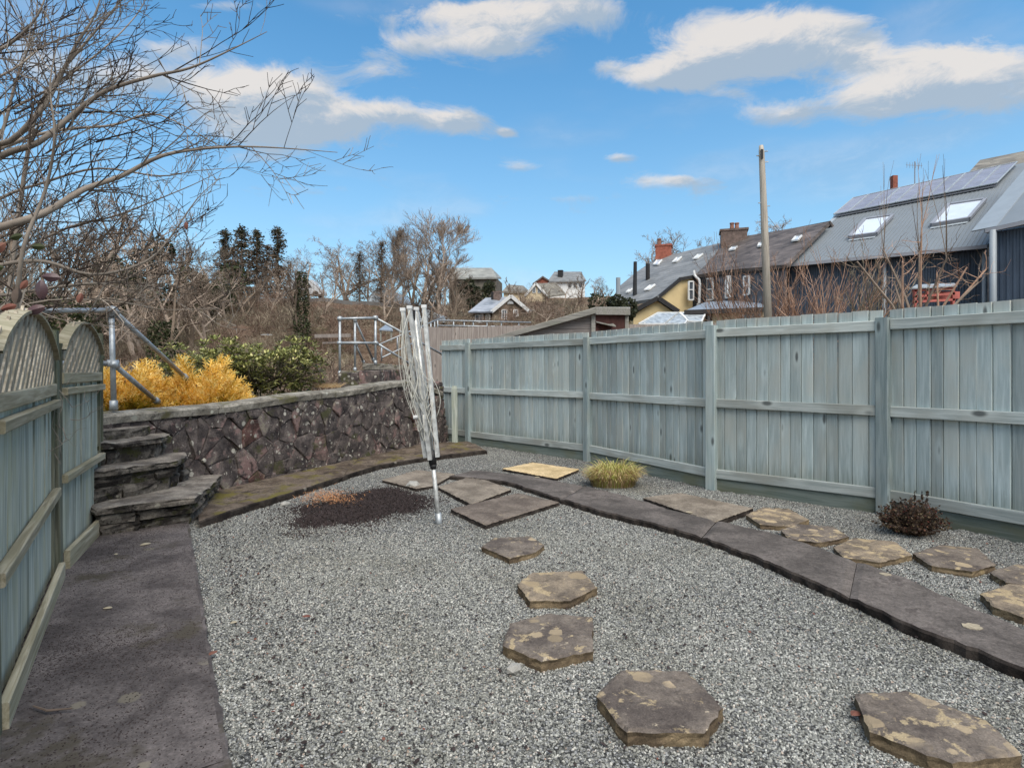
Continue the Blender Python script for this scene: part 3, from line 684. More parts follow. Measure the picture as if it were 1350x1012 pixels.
def strip_slab(lo_, up_, z0, z1, name, mats, parent, jit, rng, cross=5, step=.08, under=.03, rough=.006):
    """one long slab between two edge lines that run the same way"""
    def res(l):
        o = []
        for a, b in zip(l, l[1:]):
            k = max(1, int((b - a).length / step))
            for q in range(k): o.append((a, b, q / k))
        return o
    L = []; U = []
    for (a, b), (c, d_) in zip(zip(lo_, lo_[1:]), zip(up_, up_[1:])):
        k = max(1, int((b - a).length / step))
        for q in range(k): L.append(a.lerp(b, q / k)); U.append(c.lerp(d_, q / k))
    L.append(lo_[-1]); U.append(up_[-1]); n = len(L); mb = MB(); cols = 0
    for i in range(n):
        l, u_ = Vector((L[i].x, L[i].y, 0)), Vector((U[i].x, U[i].y, 0)); d_ = (u_ - l).normalized(); l = l + d_ * (rng.uniform(-jit, jit) * .8 + jit * .7 * noise.noise(l * 9)); u_ = u_ + d_ * (rng.uniform(-jit, jit) + jit * 1.5 * noise.noise(u_ * 5))
        ends = .012 if i in (0, n - 1) else 0
        row = [l + d_ * under + Vector((0, 0, z0)), l + Vector((rng.uniform(-1, 1) * jit * .5, 0, (z0 + z1) / 2)), l + Vector((0, 0, z1 - .012 - ends)), l + d_ * .016 + Vector((0, 0, z1 - ends))]
        for k in range(1, cross): row.append(l.lerp(u_, k / cross) + Vector((0, 0, z1 - ends + rough * noise.noise(l.lerp(u_, k / cross) * 4))))
        row += [u_ - d_ * .016 + Vector((0, 0, z1 - ends)), u_ + Vector((0, 0, z1 - .012 - ends)), u_ + Vector((0, 0, (z0 + z1) / 2)), u_ - d_ * under + Vector((0, 0, z0))]
        cols = len(row); mb.v += row
    for i in range(n - 1):
        for k in range(cols - 1): mb.f.append([i * cols + k, (i + 1) * cols + k, (i + 1) * cols + k + 1, i * cols + k + 1][::-1]); mb.m.append(0 if 2 < k < cols - 4 else 1)
    mb.f.append(list(range(cols))); mb.m.append(1); mb.f.append([(n - 1) * cols + k for k in range(cols)][::-1]); mb.m.append(1)
    c = (L[n // 2] + U[n // 2]) / 2
    return mb.build(name, mats, parent, origin=(c.x, c.y, 0))
# mossy strip along the foot of the wall
strip = T('kerb', WB, kind='structure')
fr = [(262, 692), (330, 670), (392, 651), (450, 632), (500, 616), (560, 606), (642, 596)]
frp = [G(px, py, .03) for px, py in fr]; bk = []
for p in frp: bk.append(p)
backp = [Vector((-3.35, 6.15, 0)), Vector((-3.02, 7.0, 0)), Vector((-2.70, 7.8, 0)), Vector((-2.32, 8.68, 0)), Vector((-1.95, 9.55, 0)), Vector((-1.55, 10.5, 0)), Vector((-.78, 10.7, 0))]
for a, b in ((0, 3), (3, 6)): strip_slab(frp[a:b + 1], backp[a:b + 1], -.08, .07, 'slab', [M['mossy'], M['kerbside']], strip, .022, wr, 6, .09, .02, .035)

# ------------------------------------------------------------ stone steps
def course(parent, A, B, z0, z1, depth, mat, rng, wmin=.16, wmax=.38, inn=None):
    """a run of rough blocks from A to B (front face line)"""
    A, B = Vector(A), Vector(B); L = (B - A).length; d = (B - A).normalized(); nin = inn or Vector((-d.y, d.x, 0)); s = 0
    while s < L - .02:
        w = min(rng.uniform(wmin, wmax), L - s)
        if L - s - w < .09: w = L - s
        o = rng.uniform(-.05, .025); a, b = A + d * (s + .006) - nin * o, A + d * (s + w - .006) - nin * (o + rng.uniform(-.012, .012)); mb = MB()
        slab_mesh(mb, ccw([a, b, b + nin * depth, a + nin * depth]), z0 + .004, z1 - .002 + rng.uniform(-.012, .003), .022, .08, .02, rng, 0, 0, .014, .012)
        mb.build('stone', mat, parent, origin=a + Vector((0, 0, z0))); s += w
steps = T('stone_steps', (-3.2, 5.3, 0), 'short flight of rough dark stone steps between the left fence and the rubble wall', 'steps')
sr = random.Random(5)
fl = [(Vector((-3.40, 4.74, 0)), Vector((-2.86, 5.16, 0)), Vector((-3.16, 6.28, 0)), 0.0, .27, .85),
      (Vector((-3.56, 4.80, 0)), Vector((-3.20, 5.48, 0)), Vector((-3.36, 5.95, 0)), .27, .55, .5),
      (Vector((-3.66, 4.92, 0)), Vector((-3.40, 5.56, 0)), Vector((-3.50, 5.85, 0)), .55, .76, .35)]
for k, (A, B, C, z0, z1, dep) in enumerate(fl):
    zs = [z0, z0 + (z1 - z0) * .42, z1 - .055] if k < 2 else [z0, z1 - .07]
    inn = Vector((-.83, .5, 0)).normalized()
    for a, b in zip(zs, zs[1:]):
        course(steps, A, B, a, b, min(dep, .4), M['step'], sr, inn=inn); course(steps, B + Vector((-.01, .02, 0)), C, a, b, .25, M['step'], sr, inn=Vector((-.9, -.3, 0)).normalized())
    mb = MB(); back = [C, C + Vector((-.45, -.1, 0)), A + inn * (dep + .1)]
    pp = [A + Vector((.0, -.03, 0)), A.lerp(B, .5) + Vector((.04, -.03, 0)), B + Vector((.035, -.03, 0)), B.lerp(C, .5) + Vector((.045, .01, 0)), C] + back[1:]
    slab_mesh(mb, ccw(pp), z1 - .06, z1, .018, .075, .018, sr, 0, 1, .022); mb.build('tread', [M['tread'], M['step']], steps, origin=A)
    mb = MB(); mb.prism([p + Vector((0, 0, z0)) + (sum(pp, Vector()) / len(pp) - p) * .22 for p in ccw(pp)][::-1], (0, 0, z1 - z0 - .06)); mb.build('core', M['step'], steps)
# top slab leading over the wall
mb = MB(); slab_mesh(mb, ccw([Vector((-3.70, 5.02, 0)), Vector((-3.52, 5.55, 0)), Vector((-3.62, 5.8, 0)), Vector((-4.3, 5.9, 0)), Vector((-4.3, 5.1, 0))]), .76, .86, .012, .09, .02, sr, 0, 1); mb.build('tread', [M['tread'], M['step']], steps, origin=(-3.7, 5.1, .8))

# ------------------------------------------------------------ raised stone path curving along the right
cp = T('path', G(900, 690), kind='structure')
lo = [(590, 632), (668, 640), (740, 664), (800, 683), (862, 698), (925, 716), (1000, 745), (1060, 771), (1120, 799), (1200, 838), (1290, 873), (1350, 899), (1560, 1000)]
up = [(622, 617), (700, 625), (770, 638), (830, 652), (880, 668), (945, 683), (1012, 697), (1072, 716), (1130, 736), (1205, 762), (1285, 799), (1350, 824), (1560, 905)]
lo = [G(a, b, .0) for a, b in lo]; up = [G(a, b, .07) for a, b in up]
def gapend(l, t0, t1): return [l[0].lerp(l[1], t0)] + l[1:-1] + [l[-1].lerp(l[-2], t1)]
for a, b, dz in ((0, 2, .052), (2, 5, .056), (5, 8, .054), (8, 12, .058)):
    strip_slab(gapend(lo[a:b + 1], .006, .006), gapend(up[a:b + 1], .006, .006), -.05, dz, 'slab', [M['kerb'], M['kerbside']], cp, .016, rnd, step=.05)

# ------------------------------------------------------------ flagstones and stepping stones
def pslab(name, px, mat, label, cat, group, z=.05, side='kerbside', jit=.005, zb=-.02, rough=.006):
    pts = ccw([G(a, b, z) for a, b in px]); pts = [Vector((p.x, p.y, 0)) for p in pts]; c = sum(pts, Vector()) / len(pts)
    mb = MB(); slab_mesh(mb, pts, zb, z, jit, .032, .012, rnd, rough=rough); return mb.build(name, [M[mat], M[side]], origin=c, label=label, cat=cat, group=group)
gf = 'square flagstones laid near the clothes dryer'
pslab('flagstone', [(662, 617), (702, 609), (764, 618), (733, 630)], 'flagyellow', 'pale yellow flagstone beside the grass tuft, under the blue fence', 'flagstone', gf, .04)
pslab('flagstone', [(577, 641), (624, 626), (674, 644), (622, 664)], 'flagpale', 'square grey-brown flagstone with pale edge just right of the dryer pole', 'flagstone', gf, .045)
pslab('flagstone', [(503, 632), (550, 619), (600, 624), (570, 640), (548, 643)], 'flagpale', 'brown flagstone behind the dryer pole against the mossy kerb', 'flagstone', gf, .04)
pslab('flagstone', [(594, 670), (682, 649), (738, 661), (640, 691)], 'flag', 'dark brown flagstone nearest the gravel, right of the dryer foot', 'flagstone', gf, .045)
pslab('flagstone', [(847, 655), (897, 649), (993, 669), (942, 687)], 'flagpale', 'long grey flagstone between the curved path and the fence', 'flagstone', gf, .055)
gh = 'stepping stones set in the gravel'
pslab('stepping_stone', [(635, 719), (650, 708), (700, 706), (718, 717), (707, 726), (672, 735)], 'hex', 'smallest and farthest stepping stone of the line in the open gravel', 'stepping stone', gh, .05, 'edgebrown')
pslab('stepping_stone', [(682, 768), (700, 754), (768, 751), (787, 773), (752, 790), (698, 790)], 'hexpale', 'buff stepping stone second farthest in the open gravel', 'stepping stone', gh, .055, 'edgebrown')
pslab('stepping_stone', [(662, 848), (672, 820), (722, 807), (782, 812), (781, 856), (714, 870)], 'hex', 'five-sided brown stepping stone in the middle of the gravel', 'stepping stone', gh, .055, 'edgebrown')
pslab('stepping_stone', [(785, 915), (818, 881), (905, 882), (953, 930), (928, 964), (826, 962)], 'hex', 'large dark stepping stone with buff lichen, nearest the camera at bottom centre', 'stepping stone', gh, .06, 'edgebrown')
pslab('stepping_stone', [(1127, 912), (1195, 908), (1300, 946), (1346, 992), (1255, 1004), (1146, 962)], 'hex', 'large dark stepping stone with an orange lichen patch at bottom right', 'stepping stone', gh, .06, 'edgebrown')
g3 = 'stepping stones between the curved path and the fence'
pslab('stepping_stone', [(983, 677), (1005, 668), (1040, 670), (1067, 684), (1040, 693), (1002, 690)], 'hexpale', 'thin stepping stone touching the long grey flagstone', 'stepping stone', g3, .05, 'edgebrown')
pslab('stepping_stone', [(1029, 697), (1050, 690), (1098, 693), (1120, 706), (1082, 714), (1040, 709)], 'hex', 'second stepping stone beyond the long grey flagstone', 'stepping stone', g3, .05, 'edgebrown')
pslab('stepping_stone', [(1098, 720), (1125, 708), (1180, 713), (1202, 730), (1160, 740), (1112, 733)], 'hexpale', 'buff stepping stone just in front of the dark bronze shrub', 'stepping stone', g3, .05, 'edgebrown')
pslab('stepping_stone', [(1203, 728), (1240, 717), (1290, 722), (1313, 743), (1282, 752), (1228, 744)], 'hex', 'dark stepping stone right of the bronze shrub', 'stepping stone', g3, .05, 'edgebrown')
pslab('stepping_stone', [(1304, 752), (1340, 742), (1392, 748), (1410, 764), (1370, 772), (1326, 766)], 'hex', 'dark stepping stone cut by the right edge below the fence', 'stepping stone', g3, .05, 'edgebrown')
pslab('stepping_stone', [(1292, 781), (1330, 768), (1385, 775), (1400, 800), (1350, 812), (1310, 798)], 'hexpale', 'pale lichen-covered stepping stone at the right edge beside the curved path', 'stepping stone', g3, .05, 'edgebrown')
# ------------------------------------------------------------ the blue-grey fence on the right
def board_mesh(w, h, t, mat, name='board', wedge=True):
    """feather-edged board standing on the origin, thick edge at +x, slightly bowed"""
    mb = MB(); vs = []; sec = [(-w / 2, -t * .25), (-w / 2 + .007, -t * .25), (-w / 2 + .010, -t * .68), (w / 2 - .003, -t), (w / 2, -t * .8), (w / 2, 0), (-w / 2, 0)]; n = len(sec)
    for z in (0, h): vs += [Vector((x, y, z)) for x, y in sec]
    fs = [tuple(range(n))[::-1], tuple(range(n, 2 * n))] + [(i, (i + 1) % n, n + (i + 1) % n, n + i) for i in range(n)]
    mb.add(vs, fs); return mb.mesh(name, mat)
def bevel_box_mesh(w, d, h, mat, name, b=.006):
    mb = MB(); o = [(-w / 2 + b, -d / 2), (w / 2 - b, -d / 2), (w / 2, -d / 2 + b), (w / 2, d / 2 - b), (w / 2 - b, d / 2), (-w / 2 + b, d / 2), (-w / 2, d / 2 - b), (-w / 2, -d / 2 + b)]
    mb.prism([Vector((x, y, 0)) for x, y in o][::-1], (0, 0, h)); mb.f = [f[::-1] for f in mb.f]; return mb.mesh(name, mat)
def rail_obj(name, A, B, z, h, t, mat, parent, off=0.0, nrm=None):
    """horizontal timber from A to B; own local frame so the grain follows it"""
    A, B = Vector(A), Vector(B); L = (B - A).length; d = (B - A); az = math.atan2(d.y, d.x); mb = MB(); b = .005
    sec = [(-t / 2, -h / 2 + b), (-t / 2 + b, -h / 2), (t / 2 - b, -h / 2), (t / 2, -h / 2 + b), (t / 2, h / 2 - b), (t / 2 - b, h / 2), (-t / 2 + b, h / 2), (-t / 2, h / 2 - b)]
    mb.prism([Vector((0, y, zz)) for y, zz in sec], (L, 0, 0)); me = mb.mesh(name, mat)
    o = place(me, name, (A.x, A.y, A.z + z), parent, rot=(0, -math.atan2(d.z, Vector((d.x, d.y)).length), az)); return o
fence = T('wooden_fence', RF[3], 'blue-grey feather-edge boarded fence running along the right of the garden', 'fence')
bm1 = board_mesh(.128, 1.81, .024, M['fence']); bm2 = board_mesh(.112, 1.81, .025, M['fence']); postm = bevel_box_mesh(.105, .105, 1.93, M['post'], 'post')
fr_ = random.Random(3)
for i, (a, b) in enumerate(zip(RF, RF[1:])):
    d_ = (b - a).normalized(); back = Vector((-d_.y, d_.x, 0)); back = -back if back.dot((a + b) / 2 - Vector((0, 3, 0))) < 0 else back
    L = (b - a).length; az = math.atan2(d_.y, d_.x); first = i == 0
    s0, s1 = (0.0 if first else .03), L - .03
    n = max(1, round((s1 - s0) / .118)); wv = [fr_.uniform(.8, 1.25) for _ in range(n)]; k = (s1 - s0) / sum(wv); s = s0
    for w in wv:
        w *= k; me = fr_.choice((bm1, bm2)); ww = .128 if me is bm1 else .112
        p = a + d_ * (s + w / 2) + back * (.040 + fr_.uniform(0, .005)); s += w
        face = az if back.dot(Vector((-d_.y, d_.x, 0))) > 0 else az + pi
        place(me, 'board', p + Vector((0, 0, .165 + fr_.uniform(-.003, .003))), fence, scale=((w + .002) / ww, fr_.uniform(.9, 1.2), 1 + fr_.uniform(-.002, .002)), rot=(0, fr_.uniform(-.0035, .0035), face + fr_.uniform(-.02, .02)))
    A, B = a + d_ * (.0 if first else .056), b - d_ * .056
    for z, h in ((1.825, .10), (1.005, .10), (.195, .105)):
        dz = fr_.uniform(-.008, .008); rail_obj('rail', A - back * .004 + Vector((0, 0, dz)), B - back * .004 + Vector((0, 0, -dz)), z, h, .045, M['rail'], fence)
    rail_obj('gravel_board', A + back * .012, B + back * .012, .07, .19, .03, M['gboard'], fence)
    if i: place(postm, 'post', a - back * .012 + Vector((0, 0, -.02)), fence, rot=(fr_.uniform(-.006, .006), fr_.uniform(-.006, .006), az + fr_.uniform(-.03, .03)), scale=(1.1, 1.1, 1 + fr_.uniform(-.012, .015)))
# short stump beside the first post
mb = MB(); p = Vector((-1.04, 10.55, 0)); w = .105
for z, s_, dx in ((0, 1, 0), (.9, 1.0, -.012), (1.05, .95, -.014), (1.10, .7, -.015)):
    for x, y in ((-1, -1), (1, -1), (1, 1), (-1, 1)): mb.v.append(p + Vector((x * w / 2 * s_ + dx, y * w * .35 * s_, z)))
for k in range(3): mb.f += [[k * 4 + j, k * 4 + (j + 1) % 4, k * 4 + 4 + (j + 1) % 4, k * 4 + 4 + j] for j in range(4)]; mb.m += [0] * 4
mb.f.append([12, 13, 14, 15]); mb.m.append(0)
mb.build('timber_stump', M['lfence'], origin=p, label='short pale blue timber post with rounded top where wall and blue fence meet', cat='post')

# ------------------------------------------------------------ arched trellis fence panels on the left
lb = board_mesh(.10, 1.22, .030, M['lfence'])
def arch_h(t): return .225 * sin(pi * min(1, max(0, t))) ** .75
lfg = 'arched trellis-top fence panels'
def left_panel(a, b, dz, label, seed, zr=1.24):
    r = random.Random(seed); root = T('arched_fence', a, label, 'fence', lfg)
    d_ = (b - a).normalized(); L = (b - a).length; inn = Vector((d_.y, -d_.x, 0)); az = math.atan2(d_.y, d_.x)
    ins = .05; A0, B0 = a + d_ * ins, b - d_ * ins; W_ = L - 2 * ins; n = int(W_ / .082); z0 = Vector((0, 0, dz))
    for k in range(n):
        t = (k + .5) / n; p = A0.lerp(B0, t) + z0 + Vector((0, 0, .06 + r.uniform(-.01, .01)))
        place(lb, 'board', p, root, rot=(r.uniform(-.01, .01), r.uniform(-.006, .006), az + pi - .05), scale=(W_ / n / .10 * .84, .8, 1 + r.uniform(-.003, .003)))
    for k in range(n + 1):  # second row behind the boards, added so that the gaps go dark
        p = A0.lerp(B0, min(.995, max(.005, k / n))) - inn * .035 + z0 + Vector((0, 0, .06)); place(lb, 'board', p, root, rot=(0, 0, az + pi), scale=(W_ / n / .10 * .9, .7, 1))
    for z, h, t_ in ((.60, .055, .045), (zr - .06, .05, .045)):
        rail_obj('rail', A0 + inn * .03 + z0, B0 + inn * .03 + z0, z, h, t_, M['lrail'], root)
    rail_obj('rail', A0 + inn * .012 + z0, B0 + inn * .012 + z0, zr + .03, .075, .035, M['lrail'], root)
    rail_obj('gravel_board', A0 + inn * .045 + z0 * .5, B0 + inn * .055 + z0 * .5, .07, .13, .035, M['lrail'], root)
    # stiles
    for q in (A0, B0): 
        mb = MB(); mb.box(q + z0 + Vector((0, 0, .78)), (.03, .035, 1.5), az); mb.build('stile', M['lpost'], root)
    # curved capping strip
    zb = zr + .22; N = 18; mb = MB()
    for k in range(N + 1):
        t = k / N; p = A0.lerp(B0, t) + z0; h = zb + arch_h(t); t2 = min(1, t + .02); h2 = zb + arch_h(t2); nx = -(h2 - h); nz = (t2 - t) * W_ if t2 > t else 1; l = math.hypot(nx, nz) or 1; nx /= l; nz /= l
        for o in (-.03, .045):
            for th in (0, .014): mb.v.append(p + inn * o + d_ * nx * th + Vector((0, 0, h + nz * th)))
    for k in range(N):
        b_ = k * 4
        for q in ((0, 1, 5, 4), (1, 3, 7, 5), (3, 2, 6, 7), (2, 0, 4, 6)): mb.f.append([b_ + x for x in q]); mb.m.append(0)
    mb.build('capping', M['lrail'], root)
    # lattice slats, two crossing layers, clipped to the arch
    for sgn, off in ((1, .012), (-1, -.018)):
        c = -W_
        while c < 2 * W_:
            # slat runs x = c + sgn*z*0.45
            pts = []
            for q in range(25):
                z = q / 24 * (.22 + .225); x = c + sgn * z * 1.25; t = x / W_
                if 0.01 <= t <= .99 and z <= .22 + arch_h(t) - .004: pts.append((x, z))
            if len(pts) > 2:
                (x0, zz0), (x1, zz1) = pts[0], pts[-1]; base = A0 + z0 + Vector((0, 0, zr + .02)) + inn * off
                mb = MB(); P0 = base + d_ * x0 + Vector((0, 0, zz0)); P1 = base + d_ * x1 + Vector((0, 0, zz1)); mb.bar(P0, P1, .012, .046 if sgn > 0 else .034, up=(P1 - P0).cross(inn)); mb.build('slat', M['ltrellis'], root, origin=P0)
            c += .130 if sgn > 0 else .36
    return root
left_panel(LF[1], LF[2], 0, 'nearer arched trellis-top fence panel of pale blue boards, at the left edge', 1)
left_panel(LF[2] + (LF[3] - LF[2]).normalized() * .10, LF[3], .05, 'farther arched trellis-top fence panel of pale blue boards, beside the stone steps', 2, 1.26)
d0 = (LF[1] - LF[0]).normalized()
left_panel(LF[1] - d0 * 2.0, LF[1] - d0 * .08, 0, 'nearest arched trellis-top fence panel, mostly cut off by the left edge', 3)
lp = bevel_box_mesh(.085, .085, 1.66, M['lpost'], 'fence_post')
for p, tl, lab in ((LF[2] + (LF[3] - LF[2]).normalized() * .05, .02, 'leaning dark fence post between the two arched panels'), (LF[1] - d0 * .0, 0, 'dark fence post at the near end of the arched panel'),):
    o = place(lp, 'fence_post', p, rot=(-.012, -tl, math.atan2(d0.y, d0.x))); setp(o, lab, 'fence post')
lp2 = bevel_box_mesh(.05, .05, 1.72, M['lpost'], 'fence_post'); o = place(lp2, 'fence_post', LF[3] + Vector((-.02, .03, 0)), rz=-.9); setp(o, 'slim dark fence post at the far end of the left fence by the steps', 'fence post')

# ------------------------------------------------------------ folded rotary clothes dryer
base = G(578, 690); dry = T('rotary_clothes_dryer', base, 'folded leaning rotary clothes dryer with dull metal arms and looped white line', 'clothes dryer')
def DP(px, py, dd=0.0): return P(px, py, base.y + dd)
mb = MB(); mb.tube([DP(579, 692), DP(570, 604)], .019, 10); mb.build('pole', M['alu'], dry, smooth_=True)
mb = MB(); mb.tube([DP(579.4, 697), DP(577.5, 676)], [.034, .028], 10); mb.build('ground_socket', M['galv'], dry, smooth_=True)
mb = MB(); mb.tube([DP(571, 612), DP(568, 594)], [.034, .045], 10); mb.tube([DP(571.5, 618), DP(571, 612)], [.024, .034], 10); mb.build('hub', M['blackplastic'], dry, smooth_=True)
mb = MB(); mb.tube([DP(569.5, 604), DP(546, 410)], .018, 8); mb.build('upper_pole', M['alu'], dry, smooth_=True)
tops = [(531, 408, -.03), (540, 405, -.085), (549, 407, .07), (559, 404, -.02)]; bots = [(561, 603, -.02), (567, 606, -.06), (570, 603, .05), (577, 602, -.015)]
for (x0, y0, d0_), (x1, y1, d1_) in zip(tops, bots):
    a, b = DP(x0, y0, d0_), DP(x1, y1, d1_); mb = MB(); mb.bar(b, a, .036, .040, up=Vector((0, 1, 0))); arm = mb.build('arm', M['alu'], dry)
    mb = MB(); mb.box(a, (.044, .048, .03)); mb.build('arm_cap', M['white'], arm)
mb = MB(); mb.box(DP(546, 415, -.02), (.02, .02, .09)); mb.tube([DP(540, 403, -.05), DP(545, 399, -.05), DP(552, 403, -.03)], .004, 5); mb.build('clip', M['blackplastic'], dry)
dr = random.Random(21)
def armp(k, t): (x0, y0, a), (x1, y1, b) = tops[k], bots[k]; return DP(x0 + (x1 - x0) * t, y0 + (y1 - y0) * t, a + (b - a) * t)
for q in range(20):
    k0 = dr.randrange(4); k1 = (k0 + dr.choice((1, 2, 3))) % 4; t0 = dr.uniform(.12, .66); t1 = t0 + dr.uniform(-.08, .1); a, b = armp(k0, t0), armp(k1, max(.02, t1))
    sag = dr.uniform(.12, .46) * (1 - t0 * .35); side = Vector((dr.uniform(-.085, .05), dr.uniform(-.09, .05), 0)); pts = []
    for i in range(15):
        t = i / 14; e = 1 - (2 * t - 1) ** 2; p = a.lerp(b, t) + Vector((0, 0, -sag * e ** .75)) + side * e + Vector((0, -.022, 0)); p += Vector((.11 * sag * e, 0, 0)); pts.append(p)
    mb = MB(); mb.tube(pts, .0032, 5); mb.build('line', M['cord'], dry, smooth_=True)
for q in range(12):     # long strands running down the bundle
    k = dr.randrange(4); off = Vector((dr.uniform(-.055, .02), dr.uniform(-.07, -.01), 0)); t1 = dr.uniform(.6, .93); pts = []
    for i in range(13):
        t = .02 + (t1 - .02) * i / 12; pts.append(armp(k, t) + off * sin(pi * min(1, i / 12 * 1.0)) * 1.6 + Vector((-.03 * sin(pi * i / 12), -.02, 0)))
    mb = MB(); mb.tube(pts, .0032, 5); mb.build('line', M['cord'], dry, smooth_=True)
mb = MB(); pts = [armp(3, .45)]; 
for i in range(1, 10): t = i / 10; pts.append(armp(3, .45 + .3 * t) + Vector((.075 * sin(pi * t), -.02, -.03 * t)))
mb.tube(pts, .0035, 5); mb.build('line', M['cord'], dry, smooth_=True)
mb = MB(); c = DP(548, 550, -.08); mb.tube([c + Vector((-.02, 0, 0)), c + Vector((.02, 0, .004))], [.018, .016], 7); mb.build('line_knot', M['white'], dry)

# ------------------------------------------------------------ galvanised railings
def railing(name, label, parts, origin, r=.024, group=None, brackets=True, mat='galv'):
    root = T(name, origin, label, 'railing', group)
    for nm, pts in parts:
        mb = MB(); mb.tube(pts, r, 8); mb.build(nm, M[mat], root, smooth_=True)
        if brackets:
            for e in (pts[0], pts[-1]):
                d_ = (Vector(pts[-1]) - Vector(pts[0])).normalized(); mb = MB(); mb.tube([Vector(e) - d_ * .045, Vector(e) + d_ * .045], r * 1.45, 8); mb.build('clamp', M['galv'], root, smooth_=True)
    return root
wl = 5.45
q0, q1 = P(0, 411, 3.3), P(150, 409, wl)
railing('metal_railing', 'galvanised tube handrail standing on the wall behind the left fence', [
    ('post', [P(150, 534, wl), P(147, 412, wl)]), ('top_rail', [Vector((-3.77 - .9, 4.55, P(0, 411, 4.55).z)) , P(147, 409, wl)]), ('mid_rail', [Vector((-3.77 - .9, 4.55, P(0, 478, 4.55).z)), P(149, 479, wl)]),
    ('sloping_rail', [P(150, 410, wl), P(244, 497, 6.9)]), ('sloping_rail', [P(151, 481, wl), P(206, 528, 6.4)])], P(150, 534, wl))
D1 = 11.3; D2 = 12.3
railing('metal_railing', 'galvanised two-rail guard at the head of the steps beyond the wall, left of the dryer', [
    ('post', [P(448, 492, D1), P(448, 420, D1)]), ('post', [P(495, 478, D1 + .3), P(495, 419, D1 + .3)]), ('post', [P(468, 487, D2), P(468, 422, D2)]),
    ('top_rail', [P(448, 420, D1), P(495, 419, D1 + .3)]), ('mid_rail', [P(448, 452, D1), P(495, 452, D1 + .3)]),
    ('sloping_rail', [P(495, 419, D1 + .3), P(585, 472 - 4, D1 + 1.6)]), ('sloping_rail', [P(496, 452, D1 + .3), P(540, 479, D1 + .9)]),
    ('brace', [P(468, 422, D2), P(492, 474, D2 + 1.0)]), ('brace', [P(469, 454, D2), P(479, 477, D2 + .6)])], P(448, 492, D1))
railing('metal_railing', 'farther galvanised handrail rising to the right behind the dryer', [
    ('post', [P(503, 476, 14.5), P(503, 452, 14.5)]), ('post', [P(524, 462, 15), P(524, 444, 15)]),
    ('top_rail', [P(500, 454, 14.4), P(584, 418, 16.2)]), ('mid_rail', [P(504, 471, 14.4), P(560, 445, 16)])], P(503, 476, 14.5), brackets=False, r=.02)
# long slim railing beyond the brown fence
parts = []
Z0 = 19.0
for x in (577, 598, 612, 624, 642, 661, 684): parts.append(('post', [P(x, 436, Z0 + (x - 577) * .01), P(x, 422 if x < 600 else 424, Z0 + (x - 577) * .01)]))
parts += [('top_rail', [P(577, 422, Z0), P(700, 425, Z0 + 1.2)]), ('mid_rail', [P(577, 429, Z0), P(700, 431, Z0 + 1.2)])]
for x in (556, 562, 568, 573): parts.append(('post', [P(x, 440, Z0 - .6), P(x, 430 - (x - 556) * .35, Z0 - .6)]))
railing('metal_railing', 'low grey railing running behind the pinkish-brown fence, below the stone cottage', parts, P(577, 436, Z0), r=.022, brackets=False)

# stone block and parapet by the far railing
far_wall = T('stone_wall', P(480, 492, 11.6), 'low stone parapet with weathered coping beyond the wall, behind the dryer', 'stone wall')
def bed(px0, py0, px1, py1, D0, Dd, z_lo, nm, mat, n=1, thick=.5):
    for i in range(n):
        a = P(px0 + (px1 - px0) * i / n, py0 + (py1 - py0) * i / n, D0 + Dd * i / n); b = P(px0 + (px1 - px0) * (i + 1) / n, py0 + (py1 - py0) * (i + 1) / n, D0 + Dd * (i + 1) / n)
        mb = MB(); top = max(a.z, b.z); c = [Vector((p.x, p.y, 0)) for p in (a, b, b + Vector((.1, thick, 0)), a + Vector((.1, thick, 0)))]
        slab_mesh(mb, ccw(c), z_lo, (a.z + b.z) / 2, .012, .12, .02, wr); mb.build(nm, [M[mat], M[mat]], far_wall, origin=a)
bed(446, 492, 500, 487, 11.2, .2, .9, 'stone', 'rubble', 2, 1.3)
bed(448, 490, 482, 488, 11.25, .1, 1.325, 'coping_stone', 'coping', 1, 1.2)
bed(480, 487, 545, 488, 11.6, 1.2, .6, 'stone', 'rubble', 4, .6)
bed(478, 478, 545, 484, 11.55, 1.3, 1.40, 'coping_stone', 'coping', 3, .8)

# ------------------------------------------------------------ pinkish brown fence beyond, and the shed
bf = T('wooden_fence', P(600, 470, 15.5), 'pinkish-brown close-boarded fence beyond the blue fence, below the cottage', 'fence')
path2 = [P(548, 432, 14.6), P(600, 432, 15.6), P(700, 431, 17.2)]; path2 = [Vector((p.x, p.y, 0)) for p in path2] + [Vector((5.2, 18.6, 0)), Vector((8.6, 19.4, 0))]
mb = MB(); bb = random.Random(8)
for (a, b), (za, zb) in zip(zip(path2, path2[1:]), ((2.46, 2.55), (2.55, 2.72), (2.72, 2.85), (2.85, 3.0))):
    L = (b - a).length; d_ = (b - a).normalized(); n = int(L / .13)
    for i in range(n):
        t = (i + .5) / n; p = a.lerp(b, t); h = za + (zb - za) * t + bb.uniform(-.015, .015); z0 = .5; w = L / n
        mb.box((p.x, p.y + bb.uniform(-.008, .008), (h + z0) / 2), (w * .97, .018, h - z0), math.atan2(d_.y, d_.x) + .05)
o = mb.build('board', M['brownfence'], bf); o['kind'] = 'stuff'
for a, b in zip(path2, path2[1:]):
    mb = MB(); mb.bar(a + Vector((0, .05, 2.2)), b + Vector((0, .05, 2.3)), .05, .08); mb.build('rail', M['brownfence'], bf)

shed = T('garden_shed', P(760, 440, 13.5), 'low timber shed with sloping felted roof seen over the blue fence', 'shed')
sD = 13.0
def SP(x, y, d=0): return P(x, y, sD + d)
zlow = 1.0
